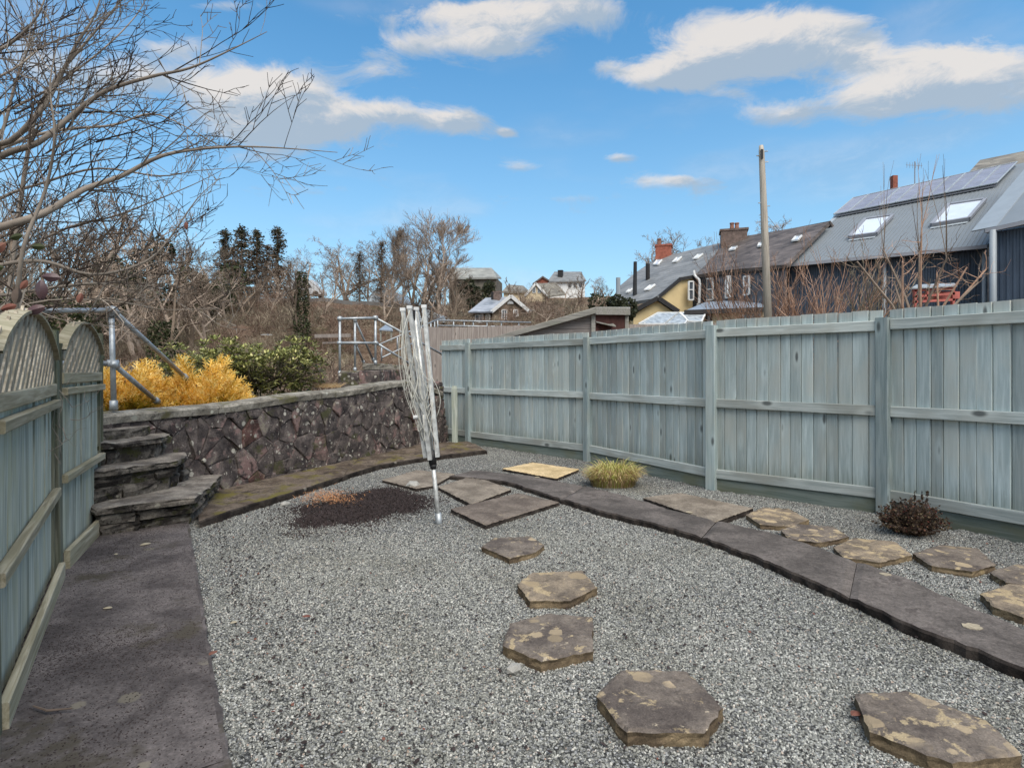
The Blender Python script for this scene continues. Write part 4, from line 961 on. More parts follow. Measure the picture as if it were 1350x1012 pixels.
# side wall planks (facing the camera), under the sloping roof edge
pl = [(660, 440), (782, 413)]
zb = 1.3
k = 0
while zb < 2.75:
    zt = zb + .17; x1 = SP(782, 0).x; xs0 = SP(640, 0).x; zr0, zr1 = SP(640, 446).z, SP(782, 414).z
    def xat(z): return xs0 + (z - zr0) / (zr1 - zr0) * (x1 - xs0)
    xa, xb = max(xs0, xat(zb)), max(xs0, xat(min(zt, zr1)))
    if xa < x1 - .05:
        zt2 = min(zt - .006, zr1); mb = MB(); mb.prism([Vector((xa, sD, zb)), Vector((x1, sD, zb)), Vector((x1, sD, zt2)), Vector((min(xb, x1 - .01), sD - .004, zt2))][::-1], (0, .02, 0)); mb.build('plank', M['shedwood'], shed, origin=(xa, sD, zb))
    zb = zt
mb = MB(); mb.prism([SP(785, 413), SP(785, 470), SP(826, 470, 1.4), SP(826, 411, 1.4)], (0, .04, 0)); mb.build('end_wall', M['shedinside'], shed)
mb = MB(); mb.prism([SP(640, 447, 2.2), SP(640, 480, 2.2), SP(826, 480, 2.2), SP(826, 412, 2.2), SP(783, 410, 2.2)], (0, .04, 0)); mb.build('back_wall', M['shedwood'], shed)
mb = MB(); mb.bar(SP(782, 412, -.03), SP(782, 470, -.03), .09, .09, up=Vector((0, 1, 0))); mb.bar(SP(826, 413, 1.35), SP(826, 470, 1.35), .09, .09, up=Vector((0, 1, 0))); mb.build('corner_post', M['dirtywood'], shed)
mb = MB(); mb.prism([SP(655, 445, -.2), SP(786, 406.5, -.2), SP(831, 407.5, 1.3), SP(831, 406.5, 2.6), SP(700, 440, 2.6)], (0, 0, .035)); mb.build('roof', M['dirtywood'], shed)
mb = MB(); mb.prism([SP(652, 450, -.22), SP(786, 412.5, -.22), SP(786, 405.5, -.22), SP(652, 444, -.22)], (0, .03, 0)); mb.build('bargeboard', M['dirtywood'], shed)
mb = MB(); mb.prism([SP(786, 414.5, -.22), SP(831, 415, 1.3), SP(831, 407, 1.3), SP(786, 405.5, -.22)], (-.02, .03, 0)); mb.build('fascia', M['dirtywood'], shed)
mb = MB(); mb.prism([SP(786, 425, -.1), SP(812, 431, .3), SP(807, 427, .9), SP(788, 425.5, .9)], (0, 0, .03)); mb.build('shelf', M['dirtywood'], shed)

# ------------------------------------------------------------ houses
def wallpoly(px, o, n, back, nm, mat, root, off=Vector((0, 0, 0))):
    pts = [onplane(x, y, o, n) + off for x, y in px]; mb = MB(); mb.prism(pts, back); return mb.build(nm, M[mat], root)
def roofpoly(px, pl, th, nm, mat, root, lift=0.0):
    o, n = pl; n = n if n.z > 0 else -n; pts = [onplane(x, y, o, n) + n * lift for x, y in px]; mb = MB(); mb.prism(pts, -n * th); return mb.build(nm, M[mat], root)
def vplane(a, b): d_ = (b - a); return (a, Vector((d_.y, -d_.x, 0)).normalized())

# terrace: yellow house with grey slate roof and skylights
R1 = Vector((9.88, 39.3, 9.0)); R2 = Vector((16.2, 29.8, 9.0)); E1 = Vector((9.2, 32.4, 6.5)); main = plane3(R1, R2, E1)
ha = T('terraced_house', Vector((9, 34, 1.5)), 'yellow rendered house with large grey slate roof and four skylights', 'house')
ra = [(866, 340), (950, 320), (958, 324), (916, 362), (895, 366), (864, 393), (800, 403), (818, 376), (837, 360)]
roofpoly(ra, main, .18, 'roof', 'slate_a', ha)
# the far slope of the roof, so that it is a roof from elsewhere too
def backslope(pl, pxs, w, drop, mat, root, dirx):
    a, b = [onplane(x, y, *pl) for x, y in pxs]; mb = MB(); mb.prism([a, b, b + dirx * w - Vector((0, 0, drop)), a + dirx * w - Vector((0, 0, drop))], (0, 0, -.18)); mb.build('roof', M[mat], root)
bdir = Vector((.83, .55, 0)); backslope(main, [(866, 340), (958, 319)], 4.2, 2.6, 'slate_a', ha, bdir)
w1 = vplane(onplane(864, 394, *main), onplane(914, 363, *main))
wallpoly([(864, 393.5), (895, 366), (914, 362.5), (914, 432), (850, 434), (850, 408)], *w1, Vector((.5, 3.0, 0)), 'wall', 'yellow', ha, Vector((.1, .15, -.1)))
fv = MB(); fv.bar(onplane(864, 395, *w1), onplane(896, 368.5, *w1), .14, .16); fv.bar(onplane(896, 368, *w1), onplane(918, 364, *w1), .14, .16); fv.build('bargeboard', M['fascia'], ha)
def window(px, pl, root, bars=1, off=.06, fm='white', gm='glass', mid=None):
    o, n = pl; n = n if n.dot(Vector((0, -1, 0))) > 0 else -n
    pts = [onplane(x, y, o, n) + n * off for x, y in px]; mb = MB(); w = (pts[1] - pts[0]).length
    for a, b in zip(pts, pts[1:] + pts[:1]): mb.bar(a, b, .07, .07, up=n)
    if bars: mb.bar(pts[0].lerp(pts[1], .5), pts[3].lerp(pts[2], .5), .05, .06, up=n)
    if mid: mb.bar(pts[0].lerp(pts[3], mid), pts[1].lerp(pts[2], mid), .05, .06, up=n)
    f = mb.build('window', M[fm], root); mb = MB(); mb.prism(pts, -n * .03); mb.build('pane', M[gm], f); return f
window([(903, 396), (909, 396), (909, 372), (903, 372)], w1, ha, 0, .3, mid=.55)
for q in ([(862, 350), (868, 350), (873, 344), (867, 344)], [(887, 347), (892.5, 346), (899, 340), (893, 341)], [(914, 343), (919.5, 342), (927, 336), (921, 337)], [(850, 384), (856, 383), (864, 376.5), (858, 377.5)], [(826, 387), (830, 386.5), (834, 382), (830, 383)]):
    pts = [onplane(x, y, *main) + main[1] * (.07 if main[1].z > 0 else -.07) for x, y in q]; mb = MB()
    for a, b in zip(pts, pts[1:] + pts[:1]): mb.bar(a, b, .08, .08)
    f = mb.build('skylight', M['white'], ha); mb = MB(); mb.prism(pts, (0, 0, -.04)); mb.build('pane', M['skyglass'], f)
def stack(px0, px1, pyb, pyt, D_, mat, root, dep=.9, pots=()):
    a, b = P(px0, pyt, D_), P(px1, pyb, D_); mb = MB(); c = (a + b) / 2; w = b.x - a.x; h = a.z - b.z
    mb.box((c.x, c.y, c.z - .3), (w, dep, h + .6), -.3); mb.box((c.x, c.y, a.z + .02), (w * 1.1, dep * 1.08, .12), -.3); ch = mb.build('chimney', M[mat], root)
    for x in pots:
        p = P(x, pyt, D_); mb = MB(); mb.tube([p, p + Vector((0, 0, .45))], [.15, .11], 8); mb.tube([p + Vector((0, 0, .45)), p + Vector((0, 0, .52))], .14, 8); mb.build('chimney_pot', M['terracotta'], ch)
stack(865, 885, 342, 325, 38.8, 'brick', ha, .9, (869,))
mb = MB(); p = P(854, 364, 35); mb.tube([p - Vector((0, 0, .3)), p + Vector((0, 0, .75))], .13, 8); mb.build('vent_pipe', M['fascia'], ha)
# lower gable in front
lg = (P(834, 416, 30.0), Vector((-.25, -1, 0)).normalized())
wallpoly([(835, 415), (866, 396.5), (890, 413), (890, 434), (835, 434)], *lg, Vector((.3, 2.2, 0)), 'gable_wall', 'yellow', ha)
for (a, b) in (((832, 412), (866, 394)), ((866, 394), (893, 412))):
    A, B = onplane(*a, *lg), onplane(*b, *lg); A = A + Vector((0, -.25, 0)); B = B + Vector((0, -.25, 0)); mb = MB(); mb.prism([A, B, B + Vector((.4, 2.8, .0)), A + Vector((.4, 2.8, 0))], (0, 0, .15)); mb.build('roof', M['slate_a'], ha)
    mb = MB(); mb.bar(A + Vector((0, -.02, .02)), B + Vector((0, -.02, .02)), .06, .22); mb.build('bargeboard', M['fascia'], ha)
wallpoly([(800, 403), (836, 396), (836, 434), (800, 434)], P(800, 403, 33), Vector((-.3, -1, 0)).normalized(), Vector((.3, 3, 0)), 'wall', 'yellow', ha, Vector((.4, .3, -.3)))
# dark house
hb = T('terraced_house', Vector((12, 31, 1.5)), 'dark stone terraced house with brown slate roof, black quoins and white sash windows', 'house')
rb = [(920, 363), (952, 325), (975, 313.5), (1093, 294), (1037, 350), (960, 357)]
roofpoly(rb, main, .18, 'roof', 'slate_b', hb, .05)
backslope(main, [(952, 319), (1095, 291)], 4.2, 2.6, 'slate_b', hb, bdir)
w2 = vplane(onplane(918, 363, *main), onplane(1050, 349, *main)); 
w2 = (w2[0] + Vector((.15, .25, 0)), w2[1])
wallpoly([(911, 364), (1034, 352), (1034, 434), (911, 434)], *w2, Vector((1.6, 2.6, 0)), 'wall', 'greystone', hb)
wallpoly([(909, 366), (921, 365), (921, 408), (909, 410)], *w2, Vector((.1, .1, 0)), 'dark_wall', 'darkwall', hb, Vector((-.1, -.16, 0)))
wallpoly([(926, 365), (932, 364), (932, 398), (926, 399)], *w2, Vector((.1, .1, 0)), 'dark_wall', 'darkwall', hb, Vector((-.1, -.16, 0)))
mb = MB(); mb.bar(onplane(914, 366, *w2), onplane(1034, 353.5, *w2), .14, .14); mb.build('gutter', M['fascia'], hb)
window([(933, 396), (942, 395), (942, 367), (933, 368)], w2, hb, 0, .12, mid=.5)
window([(959, 393), (965, 392), (965, 364), (959, 365)], w2, hb, 0, .12, mid=.5)
window([(983, 389), (990, 388), (990, 364), (983, 365)], w2, hb, 0, .12, mid=.5)
for x0, x1 in ((944, 949), (966.5, 972)):
    for y in (372, 382.5, 391.5): wallpoly([(x0, y), (x1, y - .5), (x1, y + 4), (x0, y + 4.5)], *w2, Vector((.03, .08, 0)), 'quoin', 'quoin', hb, Vector((-.05, -.10, 0)))
mb = MB(); o_, n_ = w2; off = Vector((-.15, -.3, 0)); mb.tube([onplane(*q, *w2) + off for q in ((916, 358), (917, 364), (923, 370), (924, 376), (923, 400), (921, 403))], .07, 7); mb.build('downpipe', M['white'], hb)
mb = MB(); mb.tube([onplane(*q, *w2) + off for q in ((961, 365), (960, 388), (964, 393))], .05, 7); mb.build('downpipe', M['white'], hb)
stack(951, 983, 326, 305.5, 34.3, 'chimneystone', hb, 1.1, (965, 971.5))
for q in ([(962, 333), (969, 332), (973, 328), (966, 329)], [(1000, 328), (1004, 327.5), (1006, 323), (1002, 323.5)], [(1045, 321), (1053, 320), (1058, 314), (1050, 315)]):
    pts = [onplane(x, y, *main) + main[1] * (.14 if main[1].z > 0 else -.14) for x, y in q]; mb = MB()
    for a, b in zip(pts, pts[1:] + pts[:1]): mb.bar(a, b, .06, .08)
    f = mb.build('skylight', M['white'], hb); mb = MB(); mb.prism(pts, (0, 0, -.04)); mb.build('pane', M['skyglass'], f)
# cream lean-to with sheet roof
hl = T('house_extension', P(960, 430, 26), 'single-storey cream extension with blue-grey sheet roof under the dark house', 'extension')
la, lb_, lc, ld = P(902, 410, 26), P(1012, 406, 26), P(995, 394, 29.5), P(930, 398, 29.5)
mb = MB(); mb.prism([la, lb_, lc, ld], (0, 0, -.12)); mb.build('roof', M['leadroof'], hl)
mb = MB(); mb.bar(la + Vector((0, -.03, -.06)), lb_ + Vector((0, -.03, -.06)), .1, .2); mb.build('gutter', M['fascia'], hl)
wl1 = (P(940, 420, 26.4), Vector((0, -1, 0))); wallpoly([(925, 412), (1011, 409), (1011, 436), (925, 436)], *wl1, Vector((0, 2.5, 0)), 'wall', 'cream', hl)
window([(979, 424), (1001, 423), (1001, 412.5), (979, 413)], wl1, hl, 1, .06)
window([(931, 428), (937, 428), (937, 415), (931, 415)], wl1, hl, 0, .06, fm='fascia')
gh_ = T('greenhouse', P(885, 425, 24.5), 'low greenhouse with cloudy glazed roof and white bars behind the blue fence', 'greenhouse')
for q in ([(842, 427), (868, 412), (895, 412), (876, 427)], [(876, 427), (895, 412), (906, 422), (902, 428)], [(897, 412), (931, 411), (925, 424), (907, 423)]):
    pts = [P(x, y, 24.5 + (427 - y) * .12) for x, y in q]; mb = MB(); mb.prism(pts, (0, 0, -.03)); pn = mb.build('pane', M['polywhite'], gh_); mb = MB()
    for a, b in zip(pts, pts[1:] + pts[:1]): mb.bar(a, b, .06, .06)
    mb.build('glazing_bar', M['white'], pn)
mb = MB(); 
for x in (850, 876, 902, 926): mb.bar(P(x, 425, 24.6), P(x, 450, 24.6), .06, .06, up=Vector((0, 1, 0)))
mb.build('frame', M['white'], gh_)
mb = MB(); mb.prism([P(845, 426, 24.65), P(928, 424, 24.65), P(928, 450, 24.65), P(845, 450, 24.65)], (0, .02, 0)); mb.build('side_pane', M['polywhite'], gh_)

# grey metal-clad building with solar panels
P1 = P(1038, 348, 27.3); P2 = P(1299, 323, 23.2); P3 = P(1125, 264, 32.5); mp = plane3(P1, P2, P3)
mc = T('metal_clad_building', Vector((16, 27, 1.5)), 'dark blue metal-clad building with grey roof, solar panels and two big rooflights', 'building')
roofpoly([(1038, 348), (1125, 264), (1352, 214), (1352, 300), (1299, 323)], mp, .16, 'roof', 'metalroof', mc)
a, b = onplane(1125, 264, *mp), onplane(1352, 214, *mp); mb = MB(); bd = Vector((.75, .66, 0)); mb.prism([a, b, b + bd * 6 - Vector((0, 0, 3.4)), a + bd * 6 - Vector((0, 0, 3.4))], (0, 0, -.16)); mb.build('roof', M['metalroof'], mc)
up_ = mp[1] if mp[1].z > 0 else -mp[1]
mb = MB(); e0, e1 = onplane(1038, 348, *mp), onplane(1299, 323, *mp); r0 = onplane(1125, 264, *mp)   # standing ribs of the sheet roof
slope = (r0 - e0); n_r = 46
for i in range(n_r + 1):
    p = e0.lerp(e1, i / n_r) + up_ * .005; q = p + slope * .985; mb.bar(p, q, .035, .035, up=up_)
o = mb.build('roof_rib', M['metalroof'], mc); o['kind'] = 'stuff'
mb = MB(); mb.bar(e0, e0 + slope, .2, .07, up=up_); mb.build('verge_flashing', M['palemetal'], mc)
mb = MB(); mb.bar(e0 + Vector((0, -.08, -.08)), e1 + Vector((0, -.08, -.08)), .16, .14); mb.build('gutter', M['frame'], mc)
wp = vplane(e0 + Vector((.3, .35, 0)), e1 + Vector((.3, .35, 0)))
wa, wb = onplane(1040, 350, *wp), onplane(1302, 325, *wp); dw = (wb - wa); dw.z = 0; Lw = dw.length; dw.normalize(); nw = Vector((dw.y, -dw.x, 0)); zt = e0.z - .1
def cladding(A, d_, L, z0, z1, n_, root, pitch=.19):
    mb = MB(); k = int(L / pitch)
    for i in range(k):
        s = i * pitch; base_ = len(mb.v)
        for (ds, o) in ((0, 0), (pitch * .42, 0), (pitch * .55, .04), (pitch * .87, .04), (pitch, 0)):
            for z in (z0, z1): p = A + d_ * (s + ds) + n_ * o; mb.v.append(Vector((p.x, p.y, z)))
        for j in range(4): mb.f.append([base_ + j * 2, base_ + j * 2 + 2, base_ + j * 2 + 3, base_ + j * 2 + 1]); mb.m.append(0)
    o = mb.build('cladding', M['darkclad'], root); o['kind'] = 'stuff'
    mb = MB(); A2 = A - n_ * .05; B2 = A + d_ * L - n_ * .05; mb.prism([Vector((A2.x, A2.y, z0)), Vector((B2.x, B2.y, z0)), Vector((B2.x, B2.y, z1)), Vector((A2.x, A2.y, z1))], -n_ * 4); mb.build('wall', M['darkclad'], root)
cladding(Vector((wa.x, wa.y, 0)), dw, Lw, .8, e0.z + .14, nw, mc)
for x in (1166, 1297): 
    t = (x - 1040) / 262; 
    A = onplane(x, 340, *wp) + nw * .14; mb = MB(); mb.tube([Vector((A.x, A.y, .8)), Vector((A.x, A.y, e1.z - .15))], .08, 8); mb.build('downpipe', M['palemetal'], mc, smooth_=True)
# solar panels: ten in a row between lower and upper lines
lo0, lo1, up0, up1 = [onplane(*q, *mp) for q in ((1099, 288), (1314, 247), (1125, 266), (1341, 219))]
for i in range(10):
    t0, t1 = i / 10 + .002, (i + 1) / 10 - .002; q = [lo0.lerp(lo1, t0), lo0.lerp(lo1, t1), up0.lerp(up1, t1), up0.lerp(up1, t0)]; q = [p + up_ * .22 for p in q]
    mb = MB(); mb.prism(q, up_ * -.045); pn = mb.build('solar_panel', M['solar'], mc); mb = MB()
    for a, b in zip(q, q[1:] + q[:1]): mb.bar(a + up_ * .004, b + up_ * .004, .045, .05, up=up_)
    for k in (1, 2, 3): mb.bar(q[0].lerp(q[3], k / 4) + up_ * .002, q[1].lerp(q[2], k / 4) + up_ * .002, .012, .008, up=up_)
    mb.build('panel_frame', M['palemetal'], pn)
mb = MB(); mb.bar(lo0 + up_ * .1, lo1 + up_ * .1, .05, .06, up=up_); mb.bar(up0 + up_ * .1 - (up0 - lo0) * .1, up1 + up_ * .1 - (up1 - lo1) * .1, .05, .06, up=up_); mb.build('mounting_rail', M['frame'], mc)
for q in ([(1120, 316), (1155, 311.5), (1177, 287.5), (1141, 292.5)], [(1228, 300), (1277, 292), (1299, 266.5), (1251, 273.5)]):
    pts = [onplane(x, y, *mp) + up_ * .14 for x, y in q]; mb = MB(); mb.prism(pts, -up_ * .12)
    f = mb.build('rooflight', M['skyglass'], mc); mb = MB()
    for a, b in zip(pts, pts[1:] + pts[:1]): mb.bar(a, b, .13, .14, up=up_)
    mb.build('rooflight_frame', M['frame'], f)
    mb = MB(); e = [onplane(x, y, *mp) + up_ * .03 for x, y in (q[0], q[1])]; sl = (pts[0] - pts[3]).normalized() * .28; mb.prism([e[0] - sl * .1 , e[1] - sl * .1, e[1] + sl, e[0] + sl], up_ * .02); mb.build('flashing', M['palemetal'], f)
mb = MB(); p = P(1178.5, 250, 34); mb.box(p + Vector((0, 0, -.2)), (.28, .28, 2.0)); mb.box(p + Vector((.35, 0, -.55)), (.36, .3, 1.2)); ch = mb.build('chimney', M['brick'], mc)
# second wing at the right edge
mw = T('metal_clad_building', P(1340, 380, 20), 'second metal-clad wing with pale roof verge at the right edge', 'building')
Q1, Q2, Q3 = P(1297, 302, 21.5), P(1420, 274, 19.6), P(1352, 233, 25.0); qp = plane3(Q1, Q2, Q3)
roofpoly([(1297, 302), (1370, 214), (1480, 190), (1480, 261)], qp, .16, 'roof', 'metalroof', mw); uq = qp[1] if qp[1].z > 0 else -qp[1]
mb = MB(); a, b = onplane(1297, 302, *qp), onplane(1370, 214, *qp); mb.bar(a, b, .75, .05, up=uq); mb.build('verge_flashing', M['palemetal'], mw)
c = onplane(1480, 261, *qp); mb = MB(); mb.bar(a + Vector((0, -.08, -.1)), c + Vector((0, -.08, -.1)), .16, .14); mb.build('gutter', M['frame'], mw)
dd = (c - a); dd.z = 0; dd.normalize(); cladding(Vector((a.x, a.y, 0)) + dd * .45 + Vector((.15, .3, 0)), dd, (Vector((c.x, c.y, 0)) - Vector((a.x, a.y, 0))).length - .7, .8, min(a.z, c.z) - .1, Vector((dd.y, -dd.x, 0)), mw)
mb = MB(); p = onplane(1307, 300, *vplane(a, c)); p = Vector((p.x, p.y, 0)); mb.tube([p + Vector((-.02, -.1, .8)), p + Vector((-.02, -.1, a.z - .1))], .11, 8); mb.build('downpipe', M['palemetal'], mw, smooth_=True)
# old slate roof behind
ho = T('old_house', P(1330, 260, 40), 'old house with brown slate roof rising behind the solar panels at the right edge', 'house')
a, b, c, d_ = P(1272, 233, 36), P(1292, 211, 38), P(1420, 185, 36), P(1400, 230, 33); mb = MB(); mb.prism([a, b, c, d_], (0, 0, -.2)); mb.build('roof', M['slate_d'], ho)
mb = MB(); mb.prism([a + Vector((.3, .3, -.3)), d_ + Vector((.3, .3, -.3)), Vector((d_.x + .3, d_.y + .3, 1)), Vector((a.x + .3, a.y + .3, 1))], (1.5, 4, 0)); mb.build('wall', M['greystone'], ho)

# stone cottage
ct = T('stone_cottage', P(655, 430, 45), 'small brown stone cottage with pale slate roof and white bargeboards beyond the brown fence', 'cottage')
cp1 = plane3(P(618, 409, 44), P(649, 409, 44), P(674, 391, 46.4)); cD = P(649, 409, 44)
roofpoly([(617, 411), (649, 410.5), (674.5, 391), (640, 392.5)], cp1, .12, 'roof', 'slate_c', ct)
gp = (P(649, 409, 44.2), Vector((.12, -1, 0)).normalized())
wallpoly([(649, 410), (673, 392), (695, 409), (695, 435), (649, 435)], *gp, Vector((0, 5, 0)), 'wall', 'cottage', ct)
wallpoly([(620, 411), (649, 410), (649, 435), (620, 435)], P(620, 411, 44.6), Vector((-.1, -1, 0)).normalized(), Vector((0, 4, 0)), 'wall', 'cottage', ct)
A, B, C = onplane(648, 411.5, *gp), onplane(673.5, 390.5, *gp), onplane(697, 410, *gp); fo = Vector((0, -.25, 0))
mb = MB(); mb.bar(A + fo, B + fo, .1, .26); mb.bar(B + fo, C + fo, .1, .26); mb.build('bargeboard', M['white'], ct)
mb = MB(); mb.prism([B + fo, C + fo, C + Vector((0, 5, 0)), B + Vector((0, 5, 0))], (0, 0, -.12)); mb.build('roof', M['slate_c'], ct)
window([(661.5, 421), (668, 421), (668, 408.5), (661.5, 408.5)], gp, ct, 1, .08); window([(677, 417), (682.5, 417), (682.5, 408.5), (677, 408.5)], gp, ct, 1, .08)
mb = MB(); p0 = onplane(673, 401, *gp) + Vector((0, -.08, 0)); mb.prism([p0 + Vector((.24 * cos(t) , 0, .02 + .26 * sin(t))) for t in [pi * i / 8 for i in range(9)]], (0, .05, 0)); mb.build('arched_window', M['white'], ct)
for x0, x1, y0, y1 in ((627, 637, 425, 415), (641, 646, 425, 415)): window([(x0, y0), (x1, y0), (x1, y1), (x0, y1)], (P(620, 411, 44.5), Vector((-.1, -1, 0)).normalized()), ct, 1, .1)
stack(651, 660, 393, 385.5, 46, 'chimneystone', ct, .5, ()); mb = MB(); p = P(649, 395, 45); mb.tube([p, p + Vector((0, 0, .6))], .1, 6); mb.build('flue', M['fascia'], ct)
# little scaffold of bare rails and porch beside it, dark red car
mb = MB()
# church
chh = T('church', P(625, 400, 85), 'grey-brown stone church with long pale roof on the hill behind the bare trees', 'church')
mb = MB(); mb.prism([P(590, 366, 84), P(655, 365.5, 84), P(648, 353, 87.5), P(597, 353, 87.5)], (0, 0, -.25)); mb.build('roof', M['churchroof'], chh)
mb = MB(); mb.prism([P(648, 353, 87.5), P(655, 365.5, 84), P(661, 366, 91)], (0, 0, -.25)); mb.build('roof', M['churchroof'], chh)
cw = (P(600, 366, 84.5), Vector((0, -1, 0))); wallpoly([(592, 366), (654, 365.5), (654, 408), (592, 408)], *cw, Vector((.8, 6, 0)), 'wall', 'churchstone', chh)
for x in (605, 617, 640.5, 645.5): 
    mb = MB(); p = onplane(x, 378, *cw) + Vector((0, -.06, 0)); mb.prism([p + Vector(q) for q in ((-.24, 0, -.8), (.24, 0, -.8), (.24, 0, .5), (0, 0, .85), (-.24, 0, .5))], (0, .04, 0)); mb.build('window', M['fascia'], chh)
# group of hill houses
hh = T('hill_house', P(750, 380, 110), 'white house with grey slate roof and dark chimney on the hill skyline', 'house')
mb = MB(); mb.prism([P(722, 370.5, 110), P(773, 369.5, 110), P(766, 358, 114), P(731, 358, 114)], (0, 0, -.25)); mb.build('roof', M['slate_a'], hh)
mb = MB(); mb.prism([P(724, 370, 110.5), P(771, 369, 110.5), P(771, 395, 110.5), P(724, 395, 110.5)], (0, 6, 0)); mb.build('wall', M['white'], hh); stack(736, 742, 364, 357, 112, 'fascia', hh, 1.0)
pw = (P(730, 375, 110.4), Vector((0, -1, 0)))
for x in (750, 757, 764): window([(x, 378), (x + 3, 378), (x + 3, 373.5), (x, 373.5)], pw, hh, 0, .1, fm='fascia')
hr = T('hill_house', P(716, 380, 104), 'house with red gable peeping above the white cottage on the hill', 'house')
mb = MB(); mb.prism([P(703, 373, 104), P(715.5, 364.5, 104), P(723, 369, 104), P(723, 392, 104), P(703, 392, 104)], (0, 6, 0)); mb.build('wall', M['brick'], hr)
mb = MB(); mb.prism([P(702, 373.5, 103.7), P(715.5, 363.5, 103.7), P(715.5, 363.5, 110), P(702, 373.5, 110)], (0, 0, -.3)); mb.prism([P(715.5, 363.5, 103.7), P(724, 369, 103.7), P(724, 369, 110), P(715.5, 363.5, 110)], (0, 0, -.3)); mb.build('roof', M['slate_b'], hr)
hw = T('hill_house', P(707, 385, 98), 'cream cottage with steep white-edged gable half hidden by brown bushes', 'house')
hp = (P(707, 385, 97), Vector((0, -1, 0))); wallpoly([(694, 388), (706.5, 374.5), (719, 388), (719, 404), (694, 404)], *hp, Vector((0, 6, 0)), 'wall', 'cream', hw)
mb = MB(); mb.bar(P(692, 390, 96.7), P(706.5, 373.5, 96.7), .2, .35); mb.bar(P(706.5, 373.5, 96.7), P(721, 390, 96.7), .2, .35); mb.build('bargeboard', M['white'], hw)
mb = MB(); mb.prism([P(706.5, 373.5, 96.8), P(721, 390, 96.8), P(746, 387, 101), P(733, 372.5, 101)], (0, 0, -.3)); mb.prism([P(706.5, 373.5, 96.8), P(692, 390, 96.8), P(700, 388, 103), P(712, 372.5, 103)], (0, 0, -.3)); mb.build('roof', M['slate_d'], hw)
window([(702, 386), (706, 386), (706, 379), (702, 379)], hp, hw, 1, .1); window([(709, 386), (713, 386), (713, 380), (709, 380)], hp, hw, 1, .1)
hq = T('hill_house', P(680, 380, 100), 'low slate-roofed house half hidden by bushes left of the hill houses', 'house')
mb = MB(); mb.prism([P(662, 384, 100), P(698, 384, 100), P(690, 376.5, 104), P(670, 375, 104)], (0, 0, -.3)); mb.build('roof', M['slate_d'], hq); mb = MB(); mb.prism([P(664, 384, 100.4), P(696, 384, 100.4), P(696, 398, 100.4), P(664, 398, 100.4)], (0, 5, 0)); mb.build('wall', M['cream'], hq)

# ------------------------------------------------------------ poles
up_p = T('utility_pole', P(1013, 430, 13), 'tall weathered timber utility pole rising behind the blue fence', 'utility pole')
mb = MB(); mb.tube([P(1014.5, 480, 13), P(1008, 300, 13), P(1004, 200, 13), P(1003.5, 192, 13)], [.092, .078, .06, .045], 12); mb.build('pole', M['pole'], up_p, smooth_=True)
for k, (y, s_) in enumerate(((200, 1), (206, -1), (214, 1), (268, -1), (272, 1))):
    p = P(1004 + (y - 200) * .04, y, 13); mb = MB(); mb.bar(p, p + Vector((.13 * s_, -.03, 0)), .02, .02, up=Vector((0, 1, 0))); mb.build('step_bolt', M['galv'], up_p)
mb = MB(); mb.box(P(1004.5, 203, 12.93), (.05, .03, .2)); mb.build('bracket', M['blackplastic'], up_p)
o = T('utility_pole', P(837, 400, 33), 'short dark service pole standing against the grey slate roof', 'utility pole')
mb = MB(); mb.tube([P(836.5, 425, 33), P(837.5, 345, 33)], [.14, .10], 8); mb.build('pole', M['quoin'], o); mb = MB(); mb.tube([P(837, 400, 32.8), P(837, 396, 32.8)], .2, 8); mb.build('collar', M['white'], o)
o = T('utility_pole', P(815, 400, 34), 'slim white pipe pole at the left end of the grey slate roof', 'utility pole'); mb = MB(); mb.tube([P(815, 405, 34), P(815, 366, 34)], .13, 8); mb.build('pole', M['palemetal'], o)
# red frame behind the fence
rt = T('red_frame', P(1232, 400, 13), 'faded red painted timber frame behind the blue fence, among pruned branches', 'frame')
for q in (((1204, 383), (1258, 380)), ((1204, 398), (1258, 395)), ((1206, 383), (1206, 405)), ((1256, 380), (1256, 403)), ((1222, 382), (1222, 400)), ((1204, 391), (1258, 387))):
    mb = MB(); mb.bar(P(*q[0], 12.8), P(*q[1], 12.8), .05, .07, up=Vector((0, 1, 0))); mb.build('beam', M['redpaint'], rt)
mb = MB(); mb.box(P(1240, 390, 13.2), (.65, .3, .16)); mb.build('seat', M['redpaint'], rt); mb = MB(); mb.prism([P(1202, 379, 12.7), P(1262, 376, 12.7), P(1258, 373, 13.4), P(1208, 375, 13.4)], (0, 0, -.03)); mb.build('top', M['polywhite'], rt)

mb = MB(); p = P(1206, 243, 33); mb.tube([p, p + Vector((0, 0, 1.3))], .03, 5); mb.bar(p + Vector((-.5, 0, 1.1)), p + Vector((.5, .1, 1.1)), .02, .02)
for k in range(6): q = p + Vector((-.45 + k * .18, .02 * k, 1.1)); mb.bar(q + Vector((0, 0, -.16)), q + Vector((0, 0, .16)), .015, .015, up=Vector((0, 1, 0)))
mb.build('aerial', M['frame'], mc)
